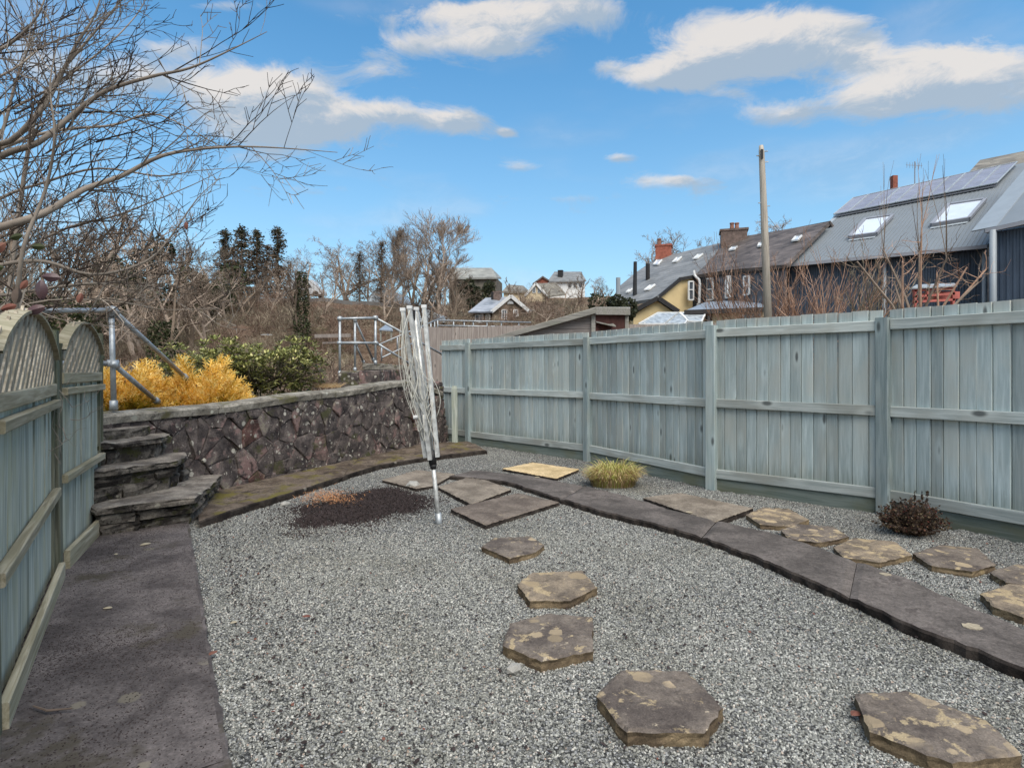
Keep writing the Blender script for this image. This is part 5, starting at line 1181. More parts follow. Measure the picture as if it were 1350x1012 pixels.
# ------------------------------------------------------------ plants: generators
def grow(mb, p, d_, L, r, lev, R, spread=.6, upw=.15, kids=4, n=4, wander=.18, rmin=.006, ratio=.62, mi=0, kid_from=.25, side=3):
    pts = [Vector(p)]; d_ = Vector(d_).normalized(); ds = [d_]; rr = [r]
    for i in range(n):
        d_ = (d_ + Vector((R.gauss(0, wander), R.gauss(0, wander), R.gauss(0, wander) + upw * .3))).normalized()
        pts.append(pts[-1] + d_ * (L / n)); ds.append(d_); rr.append(max(rmin * .6, r * (1 - .72 * (i + 1) / n)))
    mb.tube(pts, rr, 6 if lev >= 3 and r > .05 else side, mi, cap=False)
    if lev <= 0: return
    for k in range(kids):
        t = kid_from + (1 - kid_from) * (k + R.random()) / kids; f = t * n; i = min(n - 1, int(f)); q = pts[i].lerp(pts[i + 1], f - i); bd = ds[i]
        o = bd.orthogonal().normalized(); o.rotate(Matrix.Rotation(R.uniform(0, 2 * pi), 3, bd)); nd = (bd * (1 - spread * .5) + o * spread * R.uniform(.7, 1.3) + Vector((0, 0, upw))).normalized()
        grow(mb, q, nd, L * ratio * R.uniform(.7, 1.15) * (1.1 - .45 * t), max(rmin, rr[i] * .62), lev - 1, R, spread, upw, kids, max(2, n - 1), wander, rmin, ratio, mi, .15, 3)
def bare_tree_mesh(seed, H=10, spread=.75, kids=5, lev=4, upw=.22, mat='twigfar', trunk=.16, rmin=.018, stem=.28, ratio=.6):
    R = random.Random(seed); mb = MB(); grow(mb, (0, 0, -.5), (R.gauss(0, .05), R.gauss(0, .05), 1), H * .62, trunk * H / 10, lev, R, spread, upw, kids, 5, .13, rmin, ratio, 0, stem)
    zm = max(v.z for v in mb.v); k = H / zm; mb.v = [v * k for v in mb.v]; return mb
def leafquad(mb, p, s, R, mi=0, long=1.0, up=None):
    a = Vector((R.gauss(0, 1), R.gauss(0, 1), R.gauss(0, 1))).normalized(); 
    if up: a = (a + up).normalized()
    b = a.orthogonal().normalized(); b.rotate(Matrix.Rotation(R.uniform(0, 6.28), 3, a)); a = a * s * long; b = b * s
    mb.add([p - a * .5, p + b * .38, p + a * .5, p - b * .38], [(0, 1, 2, 3)], mi)
def conifer_mesh(seed, H=12, W=2.2, n=2600, bare=.25, ragged=.4):
    R = random.Random(seed); mb = MB(); mb.tube([(0, 0, -.5), (.1, 0, H * .5), (0, 0, H)], [.22, .13, .03], 6, 1)
    tiers = int(H * 3.2)
    for k in range(tiers):
        z = H * (bare + (1 - bare) * k / tiers); w = W * 1.25 * (1 - k / tiers) ** .8 * R.uniform(1 - ragged, 1.1) + .25
        for b in range(R.randint(4, 6)):
            a = R.uniform(0, 6.28); L = w * R.uniform(.6, 1.1); e = Vector((cos(a) * L, sin(a) * L, -.12 * L + R.uniform(-.25, .45))); q0 = Vector((0, 0, z)); mb.tube([q0, q0 + e], [.05, .02], 3, 1, cap=False)
            for t_ in (.4, .65, .9): mb.tube([q0 + e * t_, q0 + e * t_ + Vector((R.gauss(0, .35), R.gauss(0, .35), R.uniform(-.5, .25)))], [.022, .012], 3, 1, cap=False)
            m = int(n / tiers / 5)
            for i in range(m): t = R.uniform(.15, 1.0); p = q0 + e * t + Vector((R.gauss(0, .2), R.gauss(0, .2), R.gauss(-.05, .16))); leafquad(mb, p, R.uniform(.14, .34), R, (0 if R.random() > .25 else 2) if z > H * R.uniform(.5, .8) else (2 if R.random() > .2 else 0))
    return mb
def bush_mesh(seed, r=1.0, h=1.2, n=60, mat=0, rmin=.008, lev=2):
    R = random.Random(seed); mb = MB()
    for i in range(n):
        a = R.uniform(0, 6.28); rr = r * R.random() ** .6 * .6; t = Vector((cos(a) * rr, sin(a) * rr, 0)); d_ = Vector((cos(a) * R.uniform(.1, .9), sin(a) * R.uniform(.1, .9), R.uniform(.6, 1.4)))
        grow(mb, t, d_, h * R.uniform(.5, 1.0), .014, lev, R, .7, .1, 3, 3, .25, rmin, .55)
    return mb
pr = random.Random(99)
# far-off tree meshes, shared
BT = []
for i in range(6): BT.append(bare_tree_mesh(100 + i, 10, .72 + .12 * (i % 3), 5, 4, .2 + .08 * (i % 2), rmin=.013, stem=.22).mesh('bare_tree', M['twigfar']))
BTd = [bare_tree_mesh(200 + i, 10, .45, 6, 4, .35, rmin=.014, stem=.12, ratio=.45).mesh('bare_tree', M['twigfar2']) for i in range(2)]
BIG = bare_tree_mesh(305, 10, .62, 8, 4, .30, rmin=.012, stem=.10, ratio=.66, trunk=.13).mesh('bare_tree', M['twigfar'])
CONM = [conifer_mesh(400 + i, 12, 2.9 + .6 * (i % 2), 2300, .05 + .05 * i, .8).mesh('pine_tree', [M['conifer'], M['twigfar2'], M['coniferbrown']]) for i in range(3)]
CONB = conifer_mesh(450, 12, 3.0, 1500, .06, .6).mesh('pine_tree', [M['coniferbrown'], M['twigfar2'], M['coniferbrown']])
def tree(me, base_h, px, topy, D_, label, name='bare_tree', group=None, cat='tree', wid=1.0, sink=0.0):
    x = (px - HX) / F * D_; z = ground(x, D_) - sink; top = EYE + (HY - topy) / F * D_; s = (top - z) / base_h
    return place(me, name, (x, D_, z), rz=pr.uniform(0, 6.28), scale=(s * wid, s * wid, s), label=label, cat=cat, group=group)
gw = 'bare trees in the wood on the far bank'
# named, recognisable trees first
tree(BIG, 10, 578, 272, 50, 'tallest bare tree with wide fan of twigs, left of the church', wid=1.15)
tree(BIG, 10, 517, 292, 56, 'broad bare tree just left of the tallest bare tree', wid=.9)
tree(CONB, 12, 474, 333, 58, 'brown conical larch between the pale bare trees and the tall bare tree', 'larch_tree', wid=1.15)
tree(CONB, 12, 503, 318, 57, 'taller brown conical larch touching the tall bare trees', 'larch_tree', wid=1.0)
tree(BTd[0], 10, 545, 322, 54, 'dense brown leafless tree under the tallest bare tree', wid=1.3)
tree(BTd[1], 10, 575, 330, 52, 'dense brown tree right behind the tallest bare tree', wid=1.7)
tree(BTd[0], 10, 597, 340, 55, 'dense brown tree touching the left gable of the church', wid=1.6)
tree(BTd[1], 10, 562, 345, 40, 'squat tangled bare tree left of the church wall', wid=1.5)
tree(BTd[0], 10, 600, 352, 46, 'scruffy low bare tree in front of the church roof', wid=1.4)
tree(BT[0], 10, 408, 322, 62, 'pale spreading bare tree beside the dark conifers', wid=1.15)
tree(BT[3], 10, 440, 326, 66, 'pale wide bare tree second right of the dark conifers', wid=1.1)
tree(BT[4], 10, 386, 330, 64, 'slender pale bare tree touching the dark conifers', wid=.9)
gc = 'dark conifers on the far bank'
for i, (px, ty, D_, w_, lab) in enumerate(((297, 303, 62, 1.0, 'leftmost dark conifer of the clump on the far bank'), (318, 300, 64, 1.1, 'second dark conifer from the left in the clump on the far bank'), (338, 303, 60, .95, 'dark conifer in the middle of the clump on the far bank'), (366, 299, 62, 1.0, 'rightmost pointed dark conifer of the clump on the far bank'), (352, 322, 59, 1.2, 'lower brownish conifer in front of the rightmost pointed one'), (308, 326, 58, 1.2, 'lower brownish conifer at the left of the clump'))):
    tree(CONM[i % 3] if i < 4 else CONB, 12, px, ty, D_, lab, 'pine_tree', gc, wid=w_ * 1.4)
# the mass of similar bare trees on the left and between
for i, (px, ty, D_) in enumerate(((20, 250, 42), (62, 235, 46), (100, 262, 40), (138, 240, 50), (170, 268, 44), (205, 262, 47), (238, 300, 45), (262, 318, 52), (285, 322, 55), (-30, 240, 44), (-90, 240, 46), (45, 300, 30), (120, 315, 33), (185, 325, 34), (240, 335, 36), (330, 345, 50), (280, 345, 44), (10, 290, 52), (80, 300, 53), (150, 300, 56), (220, 300, 57), (250, 345, 38), (300, 350, 42), (190, 350, 36), (90, 340, 34), (140, 355, 31), (270, 365, 36), (320, 355, 47), (340, 350, 55), (60, 345, 36))):
    tree(BT[i % 6] if i % 3 else BTd[i % 2], 10, px, ty, D_, 'bare brown tree in the tangled wood left of the dark conifers', group=gw, wid=1.2)
for i, (px, ty, D_) in enumerate(((362, 345, 58), (425, 345, 60), (455, 340, 70), (488, 345, 60), (530, 340, 62), (420, 355, 48), (370, 338, 66), (395, 340, 68), (450, 322, 68), (468, 322, 70), (485, 330, 66), (498, 300, 62), (525, 305, 64), (555, 300, 60), (535, 350, 50), (580, 352, 48), (510, 360, 46), (355, 360, 50))):
    tree(BT[(i + 2) % 6], 10, px, ty, D_, 'slender bare tree along the top of the far bank right of the conifers', group='slender bare trees along the bank top', wid=1.35)
for px, ty, D_, lab in ((855, 305, 60, 'bare tree behind the left end of the grey slate roof'), (885, 303, 62, 'bare tree behind the red chimney'), (935, 308, 60, 'bare tree top showing above the roofs left of the stone chimney'), (1030, 283, 58, 'bare tree top behind the dark roof right of the utility pole'), (1075, 300, 56, 'low bare tree top behind the dark roof near the solar panels'), (790, 362, 70, 'thin bare tree left of the slate roofs')):
    tree(BT[int(px) % 6], 10, px, ty, D_, lab, wid=1.1)
for i, (px, ty, D_, w_) in enumerate(((640, 352, 95, 1), (672, 366, 75, 1.5), (690, 372, 62, 1.5), (718, 376, 66, 1.5), (742, 368, 70, 1.4), (765, 360, 72, 1.5), (785, 366, 68, 1.5), (800, 372, 60, 1.4), (560, 372, 60, 1.6), (578, 366, 62, 1.5), (596, 368, 58, 1.5), (612, 392, 52, 1.6), (588, 395, 46, 1.6), (550, 390, 50, 1.6), (728, 392, 40, 2.0), (757, 388, 42, 2.0), (712, 398, 36, 2.2), (790, 385, 40, 1.8), (775, 400, 33, 1.9))):
    tree(BTd[i % 2] if i % 2 else BT[i % 6], 10, px, ty, D_, 'brown leafless scrubby tree on the slope around the cottage and church', group='scrubby trees around the cottage and church', wid=w_)
# ivy-covered trunks
def ivytree(px, topy, D_, label, r=.45, hgt=5.0, top=10):
    x = (px - HX) / F * D_; z = ground(x, D_); root = T('ivy_clad_tree', (x, D_, z), label, 'tree'); R = random.Random(int(px)); H = EYE + (HY - topy) / F * D_ - z
    me = bare_tree_mesh(int(px), H, .7, 5, 4, .2, rmin=.014, stem=.35); me.v = [v + Vector((x, D_, z)) for v in me.v]; me.build('trunk', M['twigfar2'], root)
    mb = MB()
    for i in range(1500): t = R.random() ** .9; a = R.uniform(0, 6.28); q = r * R.uniform(.5, 1.25) * (1.1 - .5 * t); leafquad(mb, Vector((x + cos(a) * q, D_ + sin(a) * q, z + t * hgt)), R.uniform(.10, .2), R)
    mb.build('ivy', M['ivy'], root)
ivytree(398, 345, 38, 'ivy-clad tree trunk standing in the middle of the brown bank', .5, 5.2)
ivytree(112, 290, 27, 'ivy-wrapped tree behind the handrail, deep in the left wood', .7, 4.5)
ivytree(215, 320, 30, 'ivy-wrapped tree behind the sloping handrail', .8, 3.2)
# dark evergreen blobs
def evergreen(px, topy, D_, w_, label, mat='ivy', n=1800, s=.22, name='evergreen_bush', cat='bush', bottom=None):
    x = (px - HX) / F * D_; z = ground(x, D_) if bottom is None else EYE + (HY - bottom) / F * D_; top = EYE + (HY - topy) / F * D_; R = random.Random(int(px * 7)); H = top - z; root = T(name, (x, D_, z), label, cat)
    mb = MB(); cl = [(Vector((R.gauss(0, .35) * w_, R.gauss(0, .35) * w_, H * R.uniform(.2, .8))), R.uniform(.3, .6) * w_) for _ in range(9)]
    for i in range(n):
        c, r_ = R.choice(cl); v = Vector((R.gauss(0, 1), R.gauss(0, 1), R.gauss(0, 1))).normalized() * r_ * R.uniform(.75, 1.05); q = c + v; q.z = min(max(q.z, .05), H); leafquad(mb, Vector((x, D_, z)) + q, s * R.uniform(.6, 1.3), R)
    mb.build('foliage', M[mat], root); mb = MB(); mb.tube([(x, D_, z - .3), (x, D_, z + H * .6)], [.12, .05], 5); mb.build('trunk', M['twigdark'], root)
evergreen(625, 366, 70, 1.8, 'dark evergreen tree in front of the church wall', 'conifer', 1500, .35)
evergreen(817, 387, 24, .75, 'rounded dark evergreen bush at the left end of the slate roof', 'conifer', 1800, .13, bottom=425)
evergreen(640, 400, 60, 1.6, 'dark bush at the foot of the church', 'conifer', 900, .3)
evergreen(30, 330, 26, 2.0, 'dark green evergreen in the left wood behind the bare branches', 'ivy', 2200, .22)
evergreen(150, 335, 40, 2.4, 'broad dark evergreen in the middle of the left wood', 'ivy', 2400, .28)
evergreen(205, 300, 50, 2.4, 'tall dark evergreen showing through the left wood', 'conifer', 2400, .32)
evergreen(265, 340, 46, 2.2, 'grey-green evergreen at the right edge of the left wood', 'ivy', 1800, .3)
evergreen(285, 375, 50, 2.0, 'low grey-green evergreen under the dark conifers', 'ivy', 1500, .3)

# scrub over the bank and hollow: nobody could count it
bushes = [bush_mesh(500 + i, 1.0, 1.3, 26, rmin=.010).mesh('scrub', M['scrub'] if i < 3 else M['scrubgrey']) for i in range(6)]
mb = MB(); idx = {}
def scv(i, j):
    if (i, j) not in idx: x, y = i * 1.5, j * 1.5; idx[(i, j)] = len(mb.v); mb.v.append(Vector((x, y, hill(x, y) - .05)))
    return idx[(i, j)]
for j in range(8, 60):
    for i in range(-60, 30):
        x, y = (i + .5) * 1.5, (j + .5) * 1.5
        if abs(x / y) > 1.05 or (x > -2.5 and y < 28) or x > y * .17 + .5: continue
        if 56 < y < 61 : continue
        mb.f.append([scv(i, j), scv(i + 1, j), scv(i + 1, j + 1), scv(i, j + 1)]); mb.m.append(0)
sc = mb.build('scrub', M['terrain'], kind='stuff', label='russet bramble and leafless scrub covering the far bank', cat='scrub')
def scd(c):
    n_ = noise.noise(Vector((c.x * .12, c.y * .12, 7))); band = .5 + .9 * smooth((n_ + .1) / .3)
    if c.y > 61: return .06
    return .55 * band * (1.0 if c.x < -c.y * .28 else .45)
setattr_f(sc, 'dens', scd); scatter(sc, bushes, 0, .6, 1.35, 31, 'dens', flat=True)

# vehicles parked on the bank, small sheds and tunnels
def car(px, py, D_, label, L=4.2, van=False, rz=0.0, mat='carwhite'):
    p = P(px, py, D_); z = ground(p.x, D_); z = max(z, p.z - .2); root = T('parked_car', (p.x, D_, z), label, 'van' if van else 'car'); H = 1.9 if van else 1.42; o = Vector((p.x, D_, z)); Rm = Matrix.Rotation(rz, 3, 'Z')
    prof = [(-L / 2, .3), (-L / 2, .85), (-L / 2 + .1, H if van else 1.0), (-L * .28, H), (L * .12 if not van else L * .22, H), (L * .27 if not van else L * .36, .98), (L / 2 - .1, .82), (L / 2, .55), (L / 2, .3)]
    mb = MB(); mb.prism([o + Rm @ Vector((x, -.85, q)) for x, q in prof], Rm @ Vector((0, 1.7, 0))); mb.build('body', M[mat], root)
    mb = MB(); win = [(-L * .30, .98), (-L * .25, H - .1), (L * .10, H - .1), (L * .23, .98)]; mb.prism([o + Rm @ Vector((x, -.86, q)) for x, q in win], Rm @ Vector((0, 1.72, 0))); mb.build('window', M['glass'], root)
    for x in (-L * .3, L * .32):
        for y in (-.86, .86): c = o + Rm @ Vector((x, y, .32)); mb = MB(); mb.tube([c - Rm @ Vector((0, .1, 0)), c + Rm @ Vector((0, .1, 0))], .32, 12); mb.build('wheel', M['tyre'], root)
def covered(px0, px1, py0, py1, D_, label):
    a, b = P(px0, py1, D_), P(px1, py0, D_); root = T('covered_stack', a, label, 'stack'); mb = MB(); w = b.x - a.x; h = b.z - a.z
    mb.prism([a + Vector(q) for q in ((0, 0, -.3), (w, 0, -.3), (w * 1.02, 0, h * .6), (w * .8, 0, h * .95), (w * .35, 0, h), (w * .03, 0, h * .75))], (0, 1.2, 0)); mb.build('cover', M['carwhite'], root)
    mb = MB(); mb.bar(a + Vector((w * .1, -.03, .1)), a + Vector((w * .9, -.03, h * .5)), .04, .04); mb.bar(a + Vector((w * .55, -.03, -.2)), a + Vector((w * .6, -.03, h)), .04, .04); mb.build('strap', M['frame'], root)
covered(339, 363, 440, 451, 40, 'low white sheeted stack on the brown bank above the green evergreen shrub')
covered(372, 391, 435, 445, 41, 'smaller white sheeted stack touching the ivy-clad trunk on the bank')
car(404, 390, 66, 'pale vehicle on the lane at the top of the bank, under the bare trees', 4.2, True)
def tunnel(px, py, D_, w_, h_, L, label, mat='polywhite'):
    p = P(px, py, D_); root = T('polytunnel', (p.x, D_, p.z), label, 'polytunnel'); mb = MB(); a = [Vector((p.x + cos(t) * w_ / 2, D_, p.z + sin(t) * h_)) for t in [pi * i / 10 for i in range(11)]]; mb.prism(a[::-1], (.6, L, 0)); mb.build('cover', M[mat], root)
    mb = MB(); mb.tube([q + Vector((0, -.03, 0)) for q in a], .04, 4); mb.build('hoop', M['galv'], root)
tunnel(505, 402, 57, 3.0, 1.7, 5, 'white polytunnel on the top of the bank between the bare trunks')
tunnel(558, 424, 44, 2.6, .9, 4, 'pale polytunnel half hidden behind the head of the dryer')
sh2 = T('shelter', P(510, 437, 30), 'small open shelter with pale sheet roof beyond the railings', 'shelter')
mb = MB(); mb.prism([P(500, 434, 30), P(518, 435, 30), P(514, 428, 32), P(508, 428, 32)], (0, 0, -.06)); mb.build('roof', M['leadroof'], sh2)
mb = MB(); 
for x in (502, 516): mb.bar(P(x, 434, 30.1), P(x, 450, 30.1), .08, .08, up=Vector((0, 1, 0)))
mb.build('post', M['dirtywood'], sh2)
mb = MB(); a, b = P(415, 443, 36), P(462, 442, 36); mb.bar(a, b, .1, .22); mb.bar(P(425, 452, 36.2), P(475, 450, 36.2), .1, .12)
mb.build('timber_stack', M['brownfence'], origin=a, label='long pale timbers lying on the brown bank left of the railings', cat='timber')

# ------------------------------------------------------------ shrubs behind the wall
def golden(c, rx, ry, h, seed, label):
    R = random.Random(seed); root = T('golden_conifer', c, label, 'shrub'); mb = MB(); n = 3000
    for i in range(n):
        a = R.uniform(0, 6.28); rr = R.random() ** .5; el = R.uniform(.1, 1.0); x = cos(a) * rx * rr; y = sin(a) * ry * rr; zt = h * sqrt(max(0, 1 - rr * rr * .9)) * (.80 + .75 * noise.noise(Vector((x * 4.5 + seed, y * 4.5, 1))))
        z = zt * R.uniform(.45, 1.02); p = Vector(c) + Vector((x, y, z)); out = Vector((x / rx, y / ry, .9 + R.gauss(0, .25))); out += Vector((R.gauss(0, .45), R.gauss(0, .45), 0)); out.normalize()
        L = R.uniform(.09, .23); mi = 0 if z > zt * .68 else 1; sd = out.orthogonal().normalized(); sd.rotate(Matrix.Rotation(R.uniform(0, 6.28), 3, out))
        tip = p + out * L
        mb.add([p, p + out * L * .5 + sd * .008, tip, p + out * L * .5 - sd * .008], [(0, 1, 2, 3)], mi)
        for s_ in (-1, 1):
            for t in (.25, .5, .72):
                q = p + out * L * t; e = q + (out * .8 + sd * s_ * .9) * L * .42 * (1.1 - t); w_ = out * .009; mb.add([q, q + (e - q) * .5 + w_, e, q + (e - q) * .5 - w_], [(0, 1, 2, 3)], mi)
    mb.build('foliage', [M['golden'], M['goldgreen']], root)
    mb = MB()
    for i in range(14): a = R.uniform(0, 6.28); mb.tube([Vector(c), Vector(c) + Vector((cos(a) * rx * .4, sin(a) * ry * .4, h * .5)), Vector(c) + Vector((cos(a) * rx * .7, sin(a) * ry * .7, h * .7))], [.02, .012, .005], 4)
    mb.build('stem', M['twigdark'], root)
gz = .62
golden(P(180, 540, 6.25) * Vector((1, 1, 0)).length * 0 + Vector(((172 - HX) / F * 6.3, 6.3, gz)), .52, .5, .92, 1, 'feathery golden conifer shrub behind the left end of the rubble wall') if False else None
def gpos(px, D_, z): return Vector(((px - HX) / F * D_, D_, z))
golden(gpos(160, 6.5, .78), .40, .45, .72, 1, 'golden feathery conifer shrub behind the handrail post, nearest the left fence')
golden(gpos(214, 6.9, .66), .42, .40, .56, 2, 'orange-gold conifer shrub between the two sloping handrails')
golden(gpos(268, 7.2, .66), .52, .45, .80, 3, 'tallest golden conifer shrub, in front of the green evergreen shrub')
def rhodo(c, r, h, seed, label, n=1500):
    R = random.Random(seed); root = T('rhododendron', c, label, 'shrub'); c = Vector(c); mb = MB(); st_ = MB()
    cl = [(Vector((R.uniform(-.75, .75) * r, R.uniform(-.6, .6) * r, h * R.uniform(.35, .72))), r * R.uniform(.30, .48)) for _ in range(13)]
    for i in range(n // 7):
        cc, rr = R.choice(cl); v = Vector((R.gauss(0, 1), R.gauss(0, 1), R.gauss(.25, 1))).normalized(); p = c + cc + v * rr * R.uniform(.8, 1.05)
        if p.z < c.z: continue
        hi = p.z > c.z + h * .35 and R.random() < .8
        for k in range(7):      # whorl of narrow leaves
            a = 2 * pi * k / 7 + R.random(); d_ = (v * .6 + Vector((cos(a), sin(a), R.uniform(-.3, .4)))).normalized(); L = R.uniform(.06, .115); sd = d_.cross(Vector((0, 0, 1))); sd = (sd.normalized() if sd.length > .01 else Vector((1, 0, 0))) * L * .17
            mb.add([p, p + d_ * L * .5 + sd, p + d_ * L, p + d_ * L * .5 - sd], [(0, 1, 2, 3)], 1 if hi and k < 4 else 0)
        if i % 3 == 0: st_.tube([c + Vector((cc.x * .3, cc.y * .3, 0)), c + cc * .7, p], [.014, .009, .004], 3, cap=False)
    mb.build('foliage', [M['rhodo'], M['rhodotip']], root); st_.build('stem', M['scrubgrey'], root)
rhodo(gpos(345, 8.9, .62), .88, 1.30, 4, 'large green evergreen shrub with yellow-tipped leaves behind the wall', 9500)
rhodo(gpos(262, 9.3, .65), .62, 1.20, 5, 'smaller green evergreen shrub directly behind the golden conifers', 5600)
# rough grass on top of the bank behind the wall
mb = MB(); R = random.Random(77)
for i in range(5200):
    s = R.uniform(.3, LWALL + .3); p, nr, d_ = wpos(min(s, LWALL)); q = p - nr * R.uniform(.42, 2.6) + d_ * max(0, s - LWALL); z = ground(q.x, q.y); L = R.uniform(.06, .22); a = R.uniform(0, 6.28); e = Vector((cos(a) * L * .6, sin(a) * L * .6, L * R.uniform(.5, 1))); w_ = Vector((-sin(a), cos(a), 0)) * .006; b0 = Vector((q.x, q.y, z))
    mb.add([b0 - w_, b0 + w_, b0 + e], [(0, 1, 2)])
mb.build('rough_grass', M['grass'], kind='stuff', label='rough dry grass on the ground behind the rubble wall', cat='grass')
mb = MB()
for i in range(160):
    a = R.uniform(0, 6.28); p = gpos(R.uniform(415, 450), R.uniform(8.9, 9.5), 1.12); L = R.uniform(.1, .2); e = Vector((cos(a) * L, sin(a) * L * .4, L * .45)); w_ = Vector((0, 0, .006)); mb.add([p - w_, p + w_, p + e], [(0, 1, 2)])
mb.build('dry_grass_tuft', M['tuftdry'], origin=gpos(435, 9.2, 1.1), label='straw-coloured grass tuft flopping over the wall top left of the far railing', cat='grass tuft')

# ------------------------------------------------------------ plants in the gravel
def tuft(c, rx, ry, h, label, seed=6, n=2300):
    R = random.Random(seed); c = Vector(c); mb = MB()
    for i in range(n):
        a = R.uniform(0, 6.28); r_ = R.random() ** .5; b0 = c + Vector((cos(a) * rx * r_ * .8, sin(a) * ry * r_ * .8, 0)); L = h * R.uniform(.55, 1.3) * (1.08 - .45 * r_) * (1 + .35 * noise.noise(Vector((a * 1.3, r_, 0)))); o = Vector((cos(a) * (.3 + r_) , sin(a) * (.3 + r_), 0)) * .35 + Vector((R.gauss(0, .25), R.gauss(0, .25), 0)); w_ = Vector((-sin(a), cos(a), 0)) * R.uniform(.002, .004)
        m1 = b0 + o * L * .45 + Vector((0, 0, L * .62)); m2 = b0 + o * L * .95 + Vector((0, 0, L * .82)); t = b0 + o * L * 1.4 + Vector((0, 0, L * R.uniform(.55, .9))); mi = 1 if R.random() < .25 + .45 * r_ * (L < h) else 0
        mb.add([b0 - w_, b0 + w_, m1 + w_, m1 - w_, m2 + w_, m2 - w_, t], [(0, 1, 2, 3), (3, 2, 4, 5), (5, 4, 6)], mi)
    o = mb.build('ornamental_grass', [M['tuft'], M['tuftdry']], origin=c, label=label, cat='plant'); return o
tuft(G(808, 640), .33, .22, .285, 'low yellow-green tuft of ornamental grass in the gravel by the blue fence')
def heather(c, r, h, label, seed=8):
    R = random.Random(seed); root = T('bronze_shrub', c, label, 'shrub'); c = Vector(c); mb = MB(); sm = MB()
    for i in range(210):
        a = R.uniform(0, 6.28); rr = R.random() ** .5; tip = c + Vector((cos(a) * r * rr, sin(a) * r * rr * .8, h * sqrt(max(.05, 1 - rr * rr * .85)) * R.uniform(.65, 1.12))); b0 = c + Vector((cos(a) * r * .25 * rr, sin(a) * r * .25 * rr, 0)); sm.tube([b0, b0.lerp(tip, .5) + Vector((0, 0, .02)), tip], [.004, .003, .002], 3, cap=False)
        for k in range(20): t = .25 + .75 * k / 19; p = b0.lerp(tip, t) + Vector((R.gauss(0, .009), R.gauss(0, .009), R.gauss(0, .006))); leafquad(mb, p, R.uniform(.016, .030), R, 0 if R.random() > .1 else 1)
    for i in range(3): p = c + Vector((R.uniform(-.15, .2), 0, 0)); tip = p + Vector((R.uniform(-.05, .05), 0, h * 1.3)); sm.tube([p, tip], [.003, .002], 3); [leafquad(mb, p.lerp(tip, R.uniform(.75, 1)), .035, R) for _ in range(7)]
    mb.build('foliage', [M['heather'], M['redleaf']], root); sm.build('stem', M['twigdark'], root)
heather(G(1202, 703), .30, .285, 'small dark bronze-leaved shrub in the gravel against the blue fence')
# dried brown needles beside the mulch
mb = MB(); R = random.Random(14)
for i in range(900):
    a = R.uniform(0, 6.28); q = G(R.gauss(432, 17), R.gauss(657, 4.5), .03); L = R.uniform(.02, .06); e = Vector((cos(a) * L, sin(a) * L, R.uniform(-.3, .6) * L)); w_ = Vector((0, 0, 1)).cross(e).normalized() * .003; q.z += R.uniform(0, .05) * math.exp(-((q.x - G(432, 657).x) ** 2) * 12)
    mb.add([q - w_, q + w_, q + e], [(0, 1, 2)])
mb.build('dead_clippings', M['needles'], kind='stuff', label='heap of orange-brown dead clippings between the mossy kerb and the mulch', cat='clippings')
# few single things on the ground
def pebble(px, py, r_, label, mat='white', z=.02):
    c = G(px, py, z); R = random.Random(int(px)); me = chip_mesh(int(px), M[mat], .6, .2); o = place(me, 'stone', c, rz=R.random() * 6, scale=r_ * 2); setp(o, label, 'stone')
M['palestone'] = stone('pale_loose_stone', (.30, .29, .26), (.48, .46, .42), scale=20, lamt=0)
pebble(677, 881, .022, 'single white pebble in the gravel just below the five-sided stepping stone', 'palestone'); pebble(545, 640, .06, 'rounded pale grey stone at the edge of the mulch left of the dryer', 'palestone', .03)
pebble(376, 664, .03, 'small pale stone by the kerb near the heap of clippings', 'palestone'); pebble(1295, 961, .018, 'white chip of stone at the right of the bottom right stepping stone', 'palestone', .03)
def leafobj(px, py, L, mat, label, z=.05, rz=0, cat='leaf'):
    c = G(px, py, z); mb = MB(); n = 7; vs = []
    for i in range(n + 1): t = i / n; w_ = .32 * L * sin(pi * min(.999, t)) ** .8; x = (t - .5) * L; zz = .12 * L * (1 - (2 * t - 1) ** 2); vs += [Vector((x, -w_, zz * .3)), Vector((x, 0, zz)), Vector((x, w_, zz * .5))]
    fs = []
    for i in range(n): fs += [(i * 3, i * 3 + 3, i * 3 + 4, i * 3 + 1), (i * 3 + 1, i * 3 + 4, i * 3 + 5, i * 3 + 2)]
    Rm = Matrix.Rotation(rz, 3, 'Z'); mb.add([c + Rm @ v for v in vs], fs); mb.build('fallen_leaf', M[mat], origin=c, label=label, cat=cat)
M['paleleaf'] = foliage('pale_dead_leaf', [(.45, .38, .25), (.6, .52, .38)])
leafobj(142, 801, .05, 'paleleaf', 'pale dead leaf lying in the middle of the side path', .04, .2); leafobj(192, 717, .08, 'paleleaf', 'pale narrow leaf on the path near the stone steps', .04, .9)
leafobj(281, 860, .05, 'redleaf', 'red-brown leaf at the edge between path and gravel', .03, 1.2); leafobj(1128, 940, .055, 'redleaf', 'red-brown leaf against the left side of the bottom right stepping stone', .03, .5)
leafobj(308, 820, .04, 'paleleaf', 'small buff leaf in the gravel right of the path edge', .02, .5); leafobj(153, 730, .04, 'paleleaf', 'small pale leaf left of the narrow one by the stone steps', .04, 2.2)
leafobj(404, 812, .05, 'redleaf', 'dull russet leaf in the open gravel left of the stepping stones', .02, .1)
mb = MB(); mb.tube([G(44, 930, .05), G(62, 936, .05), G(95, 933, .05)], [.003, .005, .003], 5); mb.build('fallen_twig', M['twigdark'], origin=G(62, 936, .05), label='dark fallen twig on the near end of the side path', cat='twig')
